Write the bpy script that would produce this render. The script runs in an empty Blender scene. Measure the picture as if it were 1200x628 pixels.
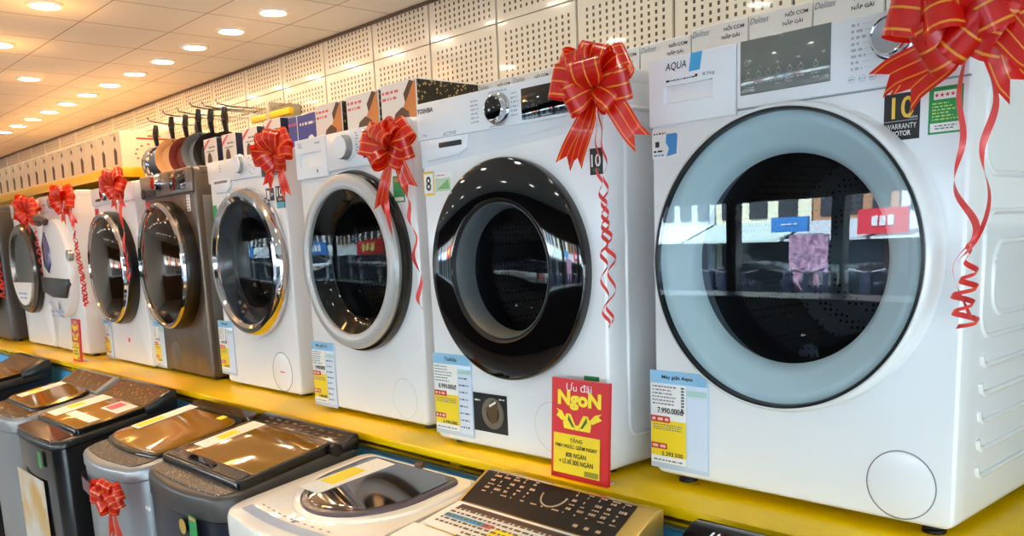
import bpy, bmesh, math, random
from mathutils import Vector, Matrix
PI = math.pi
C = bpy.context.scene.collection
sc = bpy.context.scene

# ------------------------------------------------------------------ materials
def lin(c):
    out = []
    for v in c[:3]:
        v = v / 255.0
        out.append(v / 12.92 if v <= 0.04045 else ((v + 0.055) / 1.055) ** 2.4)
    return (*out, 1.0)

_M = {}
def M(name, col=(200, 200, 200), rough=.5, metal=0., spec=.5, coat=0., emit=None, es=0., sub=None):
    if name in _M:
        return _M[name]
    m = bpy.data.materials.new(name); m.use_nodes = True
    p = m.node_tree.nodes['Principled BSDF']
    p.inputs['Base Color'].default_value = lin(col)
    p.inputs['Roughness'].default_value = rough
    p.inputs['Metallic'].default_value = metal
    p.inputs['Specular IOR Level'].default_value = spec
    p.inputs['Coat Weight'].default_value = coat
    p.inputs['Coat Roughness'].default_value = .05
    if emit:
        p.inputs['Emission Color'].default_value = lin(emit)
        p.inputs['Emission Strength'].default_value = es
    _M[name] = m
    return m

def nm(nt, op, a, b=None, c=None):
    n = nt.nodes.new('ShaderNodeMath'); n.operation = op
    for i, v in enumerate((a, b, c)):
        if v is None: continue
        if isinstance(v, (int, float)): n.inputs[i].default_value = v
        else: nt.links.new(v, n.inputs[i])
    return n.outputs[0]

def mixcol(nt, fac, a, b):
    n = nt.nodes.new('ShaderNodeMix'); n.data_type = 'RGBA'
    nt.links.new(fac, n.inputs[0])
    for i, v in ((6, a), (7, b)):
        if isinstance(v, tuple): n.inputs[i].default_value = v
        else: nt.links.new(v, n.inputs[i])
    return n.outputs[2]

def coords(nt, kind='Object'):
    t = nt.nodes.new('ShaderNodeTexCoord'); s = nt.nodes.new('ShaderNodeSeparateXYZ')
    nt.links.new(t.outputs[kind], s.inputs[0])
    return s.outputs

def glass(name, tint=(255, 255, 255), ior=1.5, rough=0.0):
    """window pane: see-through with Fresnel reflection"""
    if name in _M: return _M[name]
    m = bpy.data.materials.new(name); m.use_nodes = True
    nt = m.node_tree; nt.nodes.clear()
    o = nt.nodes.new('ShaderNodeOutputMaterial'); t = nt.nodes.new('ShaderNodeBsdfTransparent')
    g = nt.nodes.new('ShaderNodeBsdfGlossy'); x = nt.nodes.new('ShaderNodeMixShader')
    t.inputs[0].default_value = lin(tint); g.inputs['Roughness'].default_value = rough
    ge = nt.nodes.new('ShaderNodeNewGeometry'); dp = nt.nodes.new('ShaderNodeVectorMath'); dp.operation = 'DOT_PRODUCT'
    nt.links.new(ge.outputs['Normal'], dp.inputs[0]); nt.links.new(ge.outputs['Incoming'], dp.inputs[1])
    f0 = ((ior - 1) / (ior + 1)) ** 2
    k = nm(nt, 'POWER', nm(nt, 'SUBTRACT', 1., nm(nt, 'ABSOLUTE', dp.outputs['Value'])), 5.)
    nt.links.new(nm(nt, 'MULTIPLY_ADD', k, 1 - f0, f0), x.inputs[0]); nt.links.new(t.outputs[0], x.inputs[1])
    nt.links.new(g.outputs[0], x.inputs[2]); nt.links.new(x.outputs[0], o.inputs[0])
    _M[name] = m
    return m

def speckle(name, base, dots, scale, thr=.62, rough=.25, metal=0.):
    if name in _M: return _M[name]
    m = M(name, base, rough, metal); nt = m.node_tree; p = nt.nodes['Principled BSDF']
    t = nt.nodes.new('ShaderNodeTexCoord'); v = nt.nodes.new('ShaderNodeTexVoronoi'); v.inputs['Scale'].default_value = scale
    nt.links.new(t.outputs['Object'], v.inputs['Vector'])
    s = nt.nodes.new('ShaderNodeSeparateColor'); nt.links.new(v.outputs['Color'], s.inputs[0])
    a = nm(nt, 'GREATER_THAN', s.outputs[0], thr); b = nm(nt, 'LESS_THAN', v.outputs['Distance'], .33)
    nt.links.new(mixcol(nt, nm(nt, 'MULTIPLY', a, b), lin(base), lin(dots)), p.inputs['Base Color'])
    return m

def noisy(name, a, b, scale, rough=.4, metal=0., coat=0., stretch=(1, 1, 1)):
    if name in _M: return _M[name]
    m = M(name, a, rough, metal, .5, coat); nt = m.node_tree; p = nt.nodes['Principled BSDF']
    t = nt.nodes.new('ShaderNodeTexCoord'); mp = nt.nodes.new('ShaderNodeMapping'); mp.inputs['Scale'].default_value = stretch
    n = nt.nodes.new('ShaderNodeTexNoise'); n.inputs['Scale'].default_value = scale; n.inputs['Detail'].default_value = 4
    nt.links.new(t.outputs['Object'], mp.inputs[0]); nt.links.new(mp.outputs[0], n.inputs['Vector'])
    r = nt.nodes.new('ShaderNodeValToRGB'); r.color_ramp.elements[0].position = .38; r.color_ramp.elements[1].position = .62
    nt.links.new(n.outputs[0], r.inputs[0])
    nt.links.new(mixcol(nt, r.outputs[0], lin(a), lin(b)), p.inputs['Base Color'])
    return m

WHITE = M('white_enamel', (240, 241, 243), .22, 0, .5, .25)
WHITE2 = M('white_plastic', (236, 239, 244), .3, 0, .5, .15)
SIDEW = M('white_side_steel', (232, 234, 232), .35)
PAPER = M('paper', (242, 241, 236), .6)
BLACK = M('black_plastic', (14, 14, 16), .3)
GLOSSB = M('gloss_black', (6, 6, 8), .04, 0, .6, .3)
RUBBER = M('grey_rubber', (52, 56, 60), .4)
CHROME = M('chrome', (215, 216, 220), .08, 1.)
SILVER = M('silver_paint', (176, 178, 180), .25, .55)
BRUSH = M('brushed_knob', (168, 169, 172), .35, .35)
MARK = M('grey_print', (120, 124, 134), .5)
INK = M('black_ink', (22, 22, 28), .5)
LIGHTPRINT = M('light_print', (170, 172, 168), .5)
YEL = M('price_yellow', (246, 214, 20), .5)
RED = M('sign_red', (214, 30, 38), .4)
TAGRED = M('price_red', (196, 52, 44), .5)
TAGBLUE = M('price_blue', (142, 196, 232), .5)
SLEEVE = M('sleeve_blue', (196, 214, 236), .25, 0, .5, .3)
GREEN = M('label_green', (32, 150, 78), .45)
GOLD = M('gold_print', (226, 186, 74), .3, .6)
BLUE = M('sticker_blue', (58, 140, 205), .45)
CYAN = M('logo_blue', (64, 164, 220), .45)
NAVY = M('navy_card', (36, 58, 148), .35)
DARKNAVY = M('dark_navy', (24, 34, 66), .4)
PINK = M('pink_print', (226, 98, 110), .5)
CREAM = M('cream_card', (246, 226, 192), .55)
BROWN = M('brown_print', (92, 62, 44), .5)
ORANGE = M('orange_print', (214, 132, 66), .5)
PLATY = noisy('yellow_lacquer', (252, 206, 0), (244, 194, 0), 3., .3, 0, .0, (.4, 3, 3))
PLATY.node_tree.nodes['Principled BSDF'].inputs['Specular IOR Level'].default_value = .25
SHELFY = M('yellow_shelf_paint', (250, 190, 20), .3)
DRUM = None

def drum_mat():
    m = M('drum_steel', (120, 122, 126), .3, .55); nt = m.node_tree; p = nt.nodes['Principled BSDF']
    v = nt.nodes.new('ShaderNodeTexVoronoi'); v.inputs['Scale'].default_value = 80; v.inputs['Randomness'].default_value = .25
    t = nt.nodes.new('ShaderNodeTexCoord'); nt.links.new(t.outputs['Object'], v.inputs['Vector'])
    f = nm(nt, 'LESS_THAN', v.outputs['Distance'], .28)
    nt.links.new(mixcol(nt, f, lin((128, 130, 134)), lin((30, 30, 32))), p.inputs['Base Color'])
    return m
DRUM = drum_mat()

def ribbon_mat(name, red, gold):
    m = M(name, red, .3, 0, .6, .3); nt = m.node_tree; p = nt.nodes['Principled BSDF']
    u = coords(nt, 'UV')
    def band(c, w): return nm(nt, 'LESS_THAN', nm(nt, 'ABSOLUTE', nm(nt, 'SUBTRACT', u[1], c)), w)
    f = nm(nt, 'MAXIMUM', nm(nt, 'MAXIMUM', band(.12, .024), band(.88, .024)), band(.5, .022))
    nt.links.new(mixcol(nt, f, lin(red), lin(gold)), p.inputs['Base Color'])
    tr = nt.nodes.new('ShaderNodeBsdfTranslucent'); tr.inputs[0].default_value = lin((250, 50, 30))
    x = nt.nodes.new('ShaderNodeMixShader'); x.inputs[0].default_value = .3
    o = nt.nodes['Material Output']
    nt.links.new(p.outputs[0], x.inputs[1]); nt.links.new(tr.outputs[0], x.inputs[2]); nt.links.new(x.outputs[0], o.inputs[0])
    return m
RIBBON = ribbon_mat('red_gold_ribbon', (220, 22, 14), (250, 170, 50))
CURL = M('curling_ribbon_red', (236, 70, 66), .35, 0, .5, .2)

# ------------------------------------------------------------------ mesh builder
class MB:
    def __init__(s):
        s.bm = bmesh.new(); s.uv = s.bm.loops.layers.uv.new('UVMap'); s.mi = 0
    def face(s, pts, uvs=None):
        vs = [p if isinstance(p, bmesh.types.BMVert) else s.bm.verts.new(p) for p in pts]
        try: f = s.bm.faces.new(vs)
        except ValueError: return None
        f.material_index = s.mi
        if uvs:
            for l, q in zip(f.loops, uvs): l[s.uv].uv = q
        return f
    def box(s, x0, x1, y0, y1, z0, z1, bev=0., seg=2):
        v = [s.bm.verts.new(p) for p in ((x0, y0, z0), (x1, y0, z0), (x1, y1, z0), (x0, y1, z0), (x0, y0, z1), (x1, y0, z1), (x1, y1, z1), (x0, y1, z1))]
        fs = [s.face([v[i] for i in q]) for q in ((3, 2, 1, 0), (4, 5, 6, 7), (0, 1, 5, 4), (1, 2, 6, 5), (2, 3, 7, 6), (3, 0, 4, 7))]
        if bev:
            es = list({e for f in fs for e in f.edges})
            r = bmesh.ops.bevel(s.bm, geom=es, offset=bev, segments=seg, profile=.5, affect='EDGES')
            for f in r['faces']: f.material_index = s.mi
        return s
    def prism(s, pts, y0, y1, bev=0.):
        """polygon in the XZ plane (seen from -Y) extruded from y0 to y1"""
        a = [s.bm.verts.new((p[0], y0, p[1])) for p in pts]; b = [s.bm.verts.new((p[0], y1, p[1])) for p in pts]
        n = len(pts)
        fs = [s.face(a), s.face(b[::-1])] + [s.face([a[i], b[i], b[(i + 1) % n], a[(i + 1) % n]]) for i in range(n)]
        if bev:
            r = bmesh.ops.bevel(s.bm, geom=list(fs[0].edges), offset=bev, segments=2, profile=.5, affect='EDGES')
            for f in r['faces']: f.material_index = s.mi
        return s
    def quad(s, x0, x1, z0, z1, y):
        s.face([(x0, y, z0), (x1, y, z0), (x1, y, z1), (x0, y, z1)]); return s
    def lathe(s, prof, cx=0., cz=0., seg=72, mats=None):
        """profile of (r, y) turned about the Y axis through (cx, cz)"""
        rings = []
        for r, y in prof:
            if r < 1e-6: rings.append([s.bm.verts.new((cx, y, cz))])
            else: rings.append([s.bm.verts.new((cx + r * math.cos(2 * PI * k / seg), y, cz + r * math.sin(2 * PI * k / seg))) for k in range(seg)])
        for i in range(len(rings) - 1):
            a, b = rings[i], rings[i + 1]
            if mats: s.mi = mats[i]
            for k in range(seg):
                j = (k + 1) % seg
                if len(a) == 1 and len(b) == 1: continue
                if len(a) == 1: s.face([a[0], b[k], b[j]])
                elif len(b) == 1: s.face([a[k], b[0], a[j]])
                else: s.face([a[k], b[k], b[j], a[j]])
        return s
    def lathez(s, prof, cx=0., cy=0., seg=32, sx=1., sy=1.):
        rings = []
        for r, z in prof:
            if r < 1e-6: rings.append([s.bm.verts.new((cx, cy, z))])
            else: rings.append([s.bm.verts.new((cx + sx * r * math.cos(2 * PI * k / seg), cy + sy * r * math.sin(2 * PI * k / seg), z)) for k in range(seg)])
        for i in range(len(rings) - 1):
            a, b = rings[i], rings[i + 1]
            for k in range(seg):
                j = (k + 1) % seg
                if len(a) == 1 and len(b) == 1: continue
                if len(a) == 1: s.face([a[0], b[k], b[j]])
                elif len(b) == 1: s.face([a[k], a[j], b[0]])
                else: s.face([a[k], a[j], b[j], b[k]])
        return s
    def tube(s, pts, r, seg=8, closed=False, rz=None):
        pts = [Vector(p) for p in pts]; n = len(pts); rings = []
        up = Vector((.13, .27, .95))
        for i, p in enumerate(pts):
            t = (pts[(i + 1) % n] - pts[i - 1]) if closed else (pts[min(i + 1, n - 1)] - pts[max(i - 1, 0)])
            t.normalize(); a = t.cross(up)
            if a.length < .05: a = t.cross(Vector((1, 0, 0)))
            a.normalize(); b = t.cross(a); rr = r[i] if isinstance(r, (list, tuple)) else r
            rings.append([s.bm.verts.new(p + a * rr * math.cos(2 * PI * k / seg) + b * rr * math.sin(2 * PI * k / seg)) for k in range(seg)])
        for i in range(n if closed else n - 1):
            a, b = rings[i], rings[(i + 1) % n]
            for k in range(seg): s.face([a[k], a[(k + 1) % seg], b[(k + 1) % seg], b[k]])
        if not closed:
            s.face(rings[0][::-1]); s.face(rings[-1])
        return s
    def strip(s, pts, wv, thick=0.):
        """ribbon: centre line pts and half-width vectors wv"""
        rows = []
        for p, w in zip(pts, wv):
            p = Vector(p); w = Vector(w); rows.append([s.bm.verts.new(p - w), s.bm.verts.new(p), s.bm.verts.new(p + w)])
        L = 0.
        for i in range(len(rows) - 1):
            d = (Vector(pts[i + 1]) - Vector(pts[i])).length / max(1e-5, 2 * Vector(wv[i]).length)
            for k in range(2):
                s.face([rows[i][k], rows[i][k + 1], rows[i + 1][k + 1], rows[i + 1][k]], [(L, k * .5), (L, k * .5 + .5), (L + d, k * .5 + .5), (L + d, k * .5)])
            L += d
        return s
    def loops(s, lps, cap0=False, cap1=False):
        R = [[s.bm.verts.new(p) for p in l] for l in lps]; n = len(R[0])
        for a, b in zip(R, R[1:]):
            for k in range(n): s.face([a[k], a[(k + 1) % n], b[(k + 1) % n], b[k]])
        if cap0: s.face(R[0][::-1])
        if cap1: s.face(R[-1])
        return s
    def build(s, name, mats, parent=None, smooth=True, angle=38., loc=None, norm=True):
        if norm: bmesh.ops.recalc_face_normals(s.bm, faces=s.bm.faces[:])
        me = bpy.data.meshes.new(name); s.bm.to_mesh(me); s.bm.free()
        for m in (mats if isinstance(mats, (list, tuple)) else [mats]): me.materials.append(m)
        if smooth:
            for p in me.polygons: p.use_smooth = True
            me.set_sharp_from_angle(angle=math.radians(angle))
        o = bpy.data.objects.new(name, me); C.objects.link(o)
        if parent: o.parent = parent
        if loc: o.location = loc
        return o

def thing(name, label, cat, loc=(0, 0, 0), rz=0., group=None):
    o = bpy.data.objects.new(name, None); C.objects.link(o); o.empty_display_size = .1
    o.location = loc; o.rotation_euler = (0, 0, rz)
    return tag(o, label, cat, group)
def tag(o, label, cat, group=None):
    o['label'] = label; o['category'] = cat
    if group: o['group'] = group
    return o
def structure(o):
    o['kind'] = 'structure'; return o

_txt = {}
def text_geo(body, bold=0.):
    key = (body, bold)
    if key in _txt: return _txt[key]
    cu = bpy.data.curves.new('lettering', 'FONT'); cu.body = body; cu.size = 1.; cu.resolution_u = 3; cu.offset = bold
    cu.align_x = 'CENTER'; cu.align_y = 'CENTER'
    o = bpy.data.objects.new('lettering', cu); C.objects.link(o)
    bpy.context.view_layer.update()
    me = bpy.data.meshes.new_from_object(o.evaluated_get(bpy.context.evaluated_depsgraph_get()))
    vs = [v.co.copy() for v in me.vertices]; fs = [list(p.vertices) for p in me.polygons]
    bpy.data.objects.remove(o); bpy.data.curves.remove(cu); bpy.data.meshes.remove(me)
    xs = [v.x for v in vs] or [0]; ys = [v.y for v in vs] or [0]
    _txt[key] = (vs, fs, min(xs), max(xs), min(ys), max(ys))
    return _txt[key]

def add_text(b, body, u, z, y, width=None, height=None, bold=0., shear=0., rot=0., tf=None):
    """letters as flat mesh centred on (u, z) in the plane y, fitted to width and/or height"""
    vs, fs, x0, x1, y0, y1 = text_geo(body, bold)
    if not fs: return b
    sx = width / (x1 - x0) if width else None; sy = height / (y1 - y0) if height else None
    if sx is None: sx = sy
    if sy is None: sy = sx
    c, s_ = math.cos(rot), math.sin(rot); nv = []
    for v in vs:
        px = (v.x - (x0 + x1) / 2) * sx; pz = (v.y - (y0 + y1) / 2) * sy; px += pz * shear
        q = (u + c * px - s_ * pz, y, z + s_ * px + c * pz)
        nv.append(b.bm.verts.new(tf(q) if tf else q))
    for f in fs: b.face([nv[i] for i in f])
    return b

def dashes(b, u0, u1, z, h, y, rnd, fill=.8):
    """a line of print too small to read"""
    u = u0
    while u < u1:
        w = min(rnd.uniform(.5, 2.2) * h * 1.6, u1 - u)
        b.quad(u, u + w, z - h / 2, z + h / 2, y); u += w + h * (1.7 - fill)
    return b

# ------------------------------------------------------------------ camera (position found from the machines' edges)
yaw, pitch, roll = math.radians(47.71), math.radians(-9.80), math.radians(-2.43)
cy_, sy_ = math.cos(yaw), math.sin(yaw)
fw = Vector((-sy_ * math.cos(pitch), cy_ * math.cos(pitch), math.sin(pitch)))
rt = Vector((cy_, sy_, 0)); up = rt.cross(fw)
r2 = rt * math.cos(roll) + up * math.sin(roll); u2 = up * math.cos(roll) - rt * math.sin(roll)
cam = bpy.data.cameras.new('camera'); co = bpy.data.objects.new('camera', cam); C.objects.link(co)
mw = Matrix((r2, u2, -fw)).transposed().to_4x4(); mw.translation = (1.0412, -1.4912, .52005)
co.matrix_world = mw
cam.sensor_width = 36.; cam.lens = 1038.1 * 36 / 1200; cam.shift_y = 143.24 / 1200; cam.shift_x = -.107 / 1200
cam.clip_start = .02; cam.clip_end = 200
sc.camera = co

FLOOR = -1.15; CEIL = 1.406; WALL = .70; DECK = -.012; FRONT = -4.5
XL, XR = -11., 3.2

# ------------------------------------------------------------------ room shell
def shell():
    fm = noisy('floor_tile', (200, 196, 190), (186, 180, 172), 2., .2, 0, .3)
    structure(MB().box(XL, XR, FRONT - .3, WALL + .02, FLOOR - .1, FLOOR).build('floor', fm, smooth=False))
    # ceiling tiles with thin dark joints
    cm = M('ceiling_tile', (240, 232, 218), .75); nt = cm.node_tree; p = nt.nodes['Principled BSDF']
    X = coords(nt)
    def line(s, off, per, w): return nm(nt, 'LESS_THAN', nm(nt, 'ABSOLUTE', nm(nt, 'SUBTRACT', nm(nt, 'FRACT', nm(nt, 'MULTIPLY', nm(nt, 'ADD', s, off), 1 / per)), .5)), w / per)
    l = nm(nt, 'MAXIMUM', line(X[0], 2.34 + .1825, .365, .0026), line(X[1], -.1 + .1725, .345, .0022))
    nt.links.new(mixcol(nt, l, lin((240, 232, 218)), lin((150, 122, 92))), p.inputs['Base Color'])
    bp = nt.nodes.new('ShaderNodeBump'); bp.inputs['Strength'].default_value = .4; bp.inputs['Distance'].default_value = .002; bp.invert = True
    nt.links.new(l, bp.inputs['Height']); nt.links.new(bp.outputs[0], p.inputs['Normal'])
    structure(MB().box(XL, XR, FRONT - .3, WALL + .02, CEIL, CEIL + .12).build('ceiling', cm, smooth=False))
    structure(MB().box(XL, XR, WALL - .012, WALL, CEIL - .011, CEIL, .002).build('trim_1', M('dark_trim', (86, 70, 60), .5), smooth=False))
    wm = M('wall_paint', (226, 218, 204), .6)
    wb = structure(MB().box(XL, XR, WALL + .012, WALL + .14, FLOOR, CEIL + .1).build('wall_back', M('joint_dark', (70, 72, 84), .7), smooth=False))
    structure(MB().box(XL - .12, XL, FRONT - .3, WALL + .14, FLOOR, CEIL).build('wall_left', wm, smooth=False))
    b = MB(); b.box(XR, XR + .12, FRONT - .3, WALL + .14, .62, CEIL); b.box(XR, XR + .12, .2, WALL + .14, FLOOR, .95)
    for y in (-4.5, -2.6, -1.): b.box(XR, XR + .1, y - .05, y + .05, FLOOR, .95)
    structure(b.build('wall_right', wm, smooth=False))
    # pegboard panels with rows of slots
    pm = M('pegboard_cream', (240, 233, 214), .22, 0, .5, .5); nt = pm.node_tree; p = nt.nodes['Principled BSDF']
    X = coords(nt); PW = .3705
    def slot(s, per, half): return nm(nt, 'LESS_THAN', nm(nt, 'ABSOLUTE', nm(nt, 'SUBTRACT', nm(nt, 'FRACT', nm(nt, 'MULTIPLY', s, 1 / per)), .5)), half)
    def inside(s, a, b): return nm(nt, 'MULTIPLY', nm(nt, 'GREATER_THAN', s, a), nm(nt, 'LESS_THAN', s, b))
    f = nm(nt, 'MULTIPLY', slot(X[0], .0272, .16), slot(X[2], .0205, .27))
    f = nm(nt, 'MULTIPLY', f, nm(nt, 'MULTIPLY', inside(X[0], .0272, .0272 * 13 - .004), inside(X[2], .0205, .0205 * 17)))
    nt.links.new(mixcol(nt, f, lin((240, 233, 214)), lin((84, 72, 58))), p.inputs['Base Color'])
    bp = nt.nodes.new('ShaderNodeBump'); bp.inputs['Strength'].default_value = .8; bp.inputs['Distance'].default_value = .004; bp.invert = True
    nt.links.new(f, bp.inputs['Height']); nt.links.new(bp.outputs[0], p.inputs['Normal'])
    proto = None
    for i in range(-27, 8):
        for j in (0, 1, 2):
            x = -.608 + .3795 * i + .003; z = (1.252, .8725, .493)[j]
            if proto is None:
                proto = MB().box(0, PW, 0, .012, 0, .3775, .002).build('pegboard_panel', pm, wb, smooth=False); o = proto
            else:
                o = proto.copy(); C.objects.link(o); o.parent = wb
            o.location = (x, WALL, z + .003)
    # top row is cut by the ceiling: the panels run up behind it
    # shop front behind the camera, seen only in reflections
    dk = M('shopfront_dark', (34, 32, 32), .4)
    b = MB()
    b.box(XL, XR, FRONT - .15, FRONT, .76, CEIL)
    for x in (-9.2, -6.2, -4.45, -2.93, -1.93, -.2, 1.6): b.box(x - .05, x + .05, FRONT - .1, FRONT, FLOOR, .76)
    b.box(XL, XR, FRONT + .1, FRONT + .55, FLOOR, .02)
    structure(b.build('wall_front', dk, smooth=False))

def street():
    g = structure(MB().box(-45, 20, -26, 8, FLOOR - .25, FLOOR - .15).build('floor_street', M('asphalt', (120, 120, 122), .8), smooth=False))
    structure(MB().box(13, 15, -26, 8, FLOOR - .2, 5).build('wall_street_side', M('facade_side', (226, 222, 212), .8), smooth=False))
    fa = structure(MB().box(-45, 12, -18, -15.5, FLOOR - .2, 5).build('wall_street', M('facade_pale', (224, 216, 202), .8), smooth=False))
    rnd = random.Random(5); x = -44.
    cols = [(226, 222, 212), (206, 184, 150), (196, 208, 214), (232, 226, 196), (176, 130, 96), (214, 214, 220)]
    k = 0
    while x < 8:
        w = rnd.uniform(1.6, 2.8); c = cols[k % 6]; k += 1
        b = MB(); b.box(x, x + w - .05, -15.5, -15.2, FLOOR - .15, rnd.uniform(2.2, 4.5)); b.build('shop_facade', M('facade_%d' % (k % 6), c, .8), fa, smooth=False)
        b = MB(); b.box(x + .2, x + w - .3, -15.25, -15.15, FLOOR - .1, .25)
        for q in range(3): b.box(x + .2 + q * w * .3, x + .2 + q * w * .3 + w * .18, -15.25, -15.16, .82, 1.6)
        b.build('shop_opening', M('shop_gloom', (44, 46, 50), .6), fa, smooth=False)
        b = MB(); b.box(x, x + w - .1, -15.2, -13.9, .28, .34); b.face([(x, -13.9, .3), (x + w - .1, -13.9, .3), (x + w - .1, -15.2, .72), (x, -15.2, .72)])
        b.build('awning', M('awning_%d' % (k % 3), [(238, 240, 238), (206, 224, 216), (190, 196, 200)][k % 3], .7), fa, smooth=False)
        x += w
    for (x0, x1, z0, z1, c, e) in ((-6.25, -5.3, .38, .86, (226, 48, 62), (250, 250, 250)), (-8.25, -7.35, .48, .8, (60, 130, 200), (240, 250, 255)), (-14.5, -12.5, .4, .9, (216, 40, 46), (255, 255, 255)), (-22, -19.5, .3, .9, (220, 50, 40), (255, 230, 120)), (-30, -27, .3, .9, (50, 120, 190), (255, 255, 255))):
        s = MB().box(x0, x1, -13.95, -13.85, z0, z1).build('street_sign', M('street_sign_%d' % x0, c, .5), fa, smooth=False)
        b = MB(); w = x1 - x0
        for q in range(3): b.box(x0 + w * (.3 + .16 * q), x0 + w * (.42 + .16 * q), -13.84, -13.83, z0 + .15, z1 - .14)
        b.build('sign_mark', M('sign_mark_%d' % x0, e, .5), s, smooth=False)
    b = MB(); b.box(-7.5, -6.6, -13.4, -13.35, -.9, .42); b.build('stall_curtain', noisy('curtain_pink', (196, 150, 170), (120, 90, 120), 9., .8), fa, smooth=False)
    # parked motorbikes, one mesh data, copies
    proto = None
    for i in range(16):
        if proto is None:
            b = MB()
            for sx in (-.55, .55):
                b.tube([(sx + .24 * math.cos(t * PI / 8), 0, .27 + .24 * math.sin(t * PI / 8)) for t in range(16)], .05, 6, True)
            b.box(-.5, .35, -.12, .12, .32, .62, .08); b.box(-.62, .12, -.14, .14, .68, .8, .05)
            b.box(.3, .5, -.1, .1, .35, .95, .05); b.tube([(.38, -.32, 1.05), (.42, 0, .98), (.38, .32, 1.05)], .02, 6)
            b.box(.36, .5, -.1, .1, .88, 1.02, .04)
            proto = b.build('parked_motorbike', M('bike_paint', (40, 44, 60), .25), g); o = proto
        else:
            o = proto.copy(); C.objects.link(o); o.parent = g
        o.location = (-12.4 + i * .62, -12.9 + .3 * math.sin(i * 2.1), FLOOR - .15); o.rotation_euler = (0, 0, 1.2 + .25 * math.sin(i * 1.3))

shell(); street()

# ------------------------------------------------------------------ display platform
def platform():
    t = thing('display_platform', 'long yellow platform under the row of front-loading washers', 'platform', (-3, .2, FLOOR))
    d = MB(); d.box(-6.6, 6.2, -.345, .46, DECK - .022 - FLOOR, DECK - FLOOR, .003); d.build('deck', PLATY, t)
    zt = DECK - .022 - FLOOR
    b = MB(); b.box(-6.6, 6.2, -.315, -.30, zt - .012, zt); b.box(-6.6, 6.2, -.315, -.295, zt - .026, zt - .02)
    b.build('rail', PLATY, t)
    x = -6.4
    while x < 6.2:
        MB().box(x, x + .035, -.316, -.29, zt - .026, zt).build('post', PLATY, t, smooth=False); x += .62
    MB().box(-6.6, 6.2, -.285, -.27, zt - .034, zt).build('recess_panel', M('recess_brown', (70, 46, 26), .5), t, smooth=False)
    MB().box(-6.6, 6.2, -.33, -.28, zt - .032, zt - .026, .002).build('steel_strip', M('teal_steel', (128, 156, 160), .3, .5), t)
    MB().box(-6.6, 6.2, -.338, -.28, .0, zt - .032).build('front_panel', M('platform_blue', (70, 170, 235), .45), t, smooth=False)
    MB().box(-6.6, 6.2, -.28, .46, .0, .08).build('base', M('platform_base', (60, 50, 40), .6), t, smooth=False)
platform()

# ------------------------------------------------------------------ front-loading washers
def outline(w, h, cr, inset, nside=22, narc=6):
    """rounded rectangle, x centred, z from 0 to h; constant vertex count"""
    w2 = w / 2 - inset; z0 = inset; z1 = h - inset; c = max(cr - inset, .0015); P = []
    cs = [(w2 - c, z1 - c, 0), (-w2 + c, z1 - c, PI / 2), (-w2 + c, z0 + c, PI), (w2 - c, z0 + c, 1.5 * PI)]
    for i, (x, z, a) in enumerate(cs):
        for k in range(narc + 1):
            t = a + PI / 2 * k / narc; P.append((x + c * math.cos(t), z + c * math.sin(t)))
        nx, nz, na = cs[(i + 1) % 4]; e = P[-1]; s = (nx + c * math.cos(na), nz + c * math.sin(na))
        for k in range(1, nside): P.append((e[0] + (s[0] - e[0]) * k / nside, e[1] + (s[1] - e[1]) * k / nside))
    return P

def cabinet(t, w, h, dep, cu, cz, r, mat, edge=.014, cr=.018, side=None, hole_mat=None):
    lp = []
    for y, ins in ((dep, .004), (dep - .004, 0), (.05, 0), (edge, 0), (edge * .45, edge * .12), (edge * .12, edge * .45), (0, edge)):
        lp.append([(x, y, z) for x, z in outline(w, h, cr, ins)])
    last = outline(w, h, cr, edge); L2 = []; L3 = []
    for x, z in last:
        d = math.hypot(x - cu, z - cz); L2.append((cu + (x - cu) / d * r, 0, cz + (z - cz) / d * r)); L3.append((cu + (x - cu) / d * r, .05, cz + (z - cz) / d * r))
    b = MB(); b.loops(lp + [L2, L3], cap0=True)
    return b.build('cabinet', mat, t, angle=30)

def drum(t, cu, cz, r, depth=.34):
    b = MB(); b.lathe([(r + .02, .045), (r, .06), (r, depth), (r * .5, depth + .03), (0, depth + .03)], cu, cz, 64)
    for k in range(3):
        a = k * 2 * PI / 3 + .5; x = cu + (r - .018) * math.cos(a); z = cz + (r - .018) * math.sin(a)
        b.tube([(x, .08, z), (x, depth - .02, z)], .022, 8)
    b.build('drum', DRUM, t)

def feet(t, w, dep, drop):
    for x in (-w / 2 + .05, w / 2 - .05):
        for y in (.05, dep - .06):
            MB().lathez([(0, -drop), (.02, -drop), (.02, -drop + .006), (.012, -drop + .007), (.012, .004), (0, .004)], x, y, 16).build('foot', BLACK, t)

def plate_recess(t, name, mat, u0, u1, z0, z1, y, hu0, hu1, hz0, hz1, depth, thick=.008, hm=None, slope=.012):
    """flat front plate with a recessed hand grip"""
    b = MB(); O = [(u0, z0), (u1, z0), (u1, z1), (u0, z1)]; I = [(hu0, hz0), (hu1, hz0), (hu1, hz1), (hu0, hz1)]
    lo = [[(x, y + thick, z) for x, z in O], [(x, y + .0015, z) for x, z in O],
          [(x + (.0015 if x == u0 else -.0015), y, z + (.0015 if z == z0 else -.0015)) for x, z in O], [(x, y, z) for x, z in I],
          [(hu0 + slope * .5, y + depth, hz0 + slope), (hu1 - slope * .5, y + depth, hz0 + slope), (hu1 - slope * .5, y + depth, hz1 - .002), (hu0 + slope * .5, y + depth, hz1 - .002)]]
    b.loops(lo, cap1=True)
    return b.build(name, mat, t, angle=25)

def sticker(t, name, mat, u0, u1, z0, z1, y=-.0008, extra=None, mats=None):
    b = MB(); b.box(u0, u1, y, y + .0006, z0, z1)
    if extra: extra(b, y - .0003)
    return b.build(name, [mat] + (mats or []), t, smooth=False)

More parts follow.
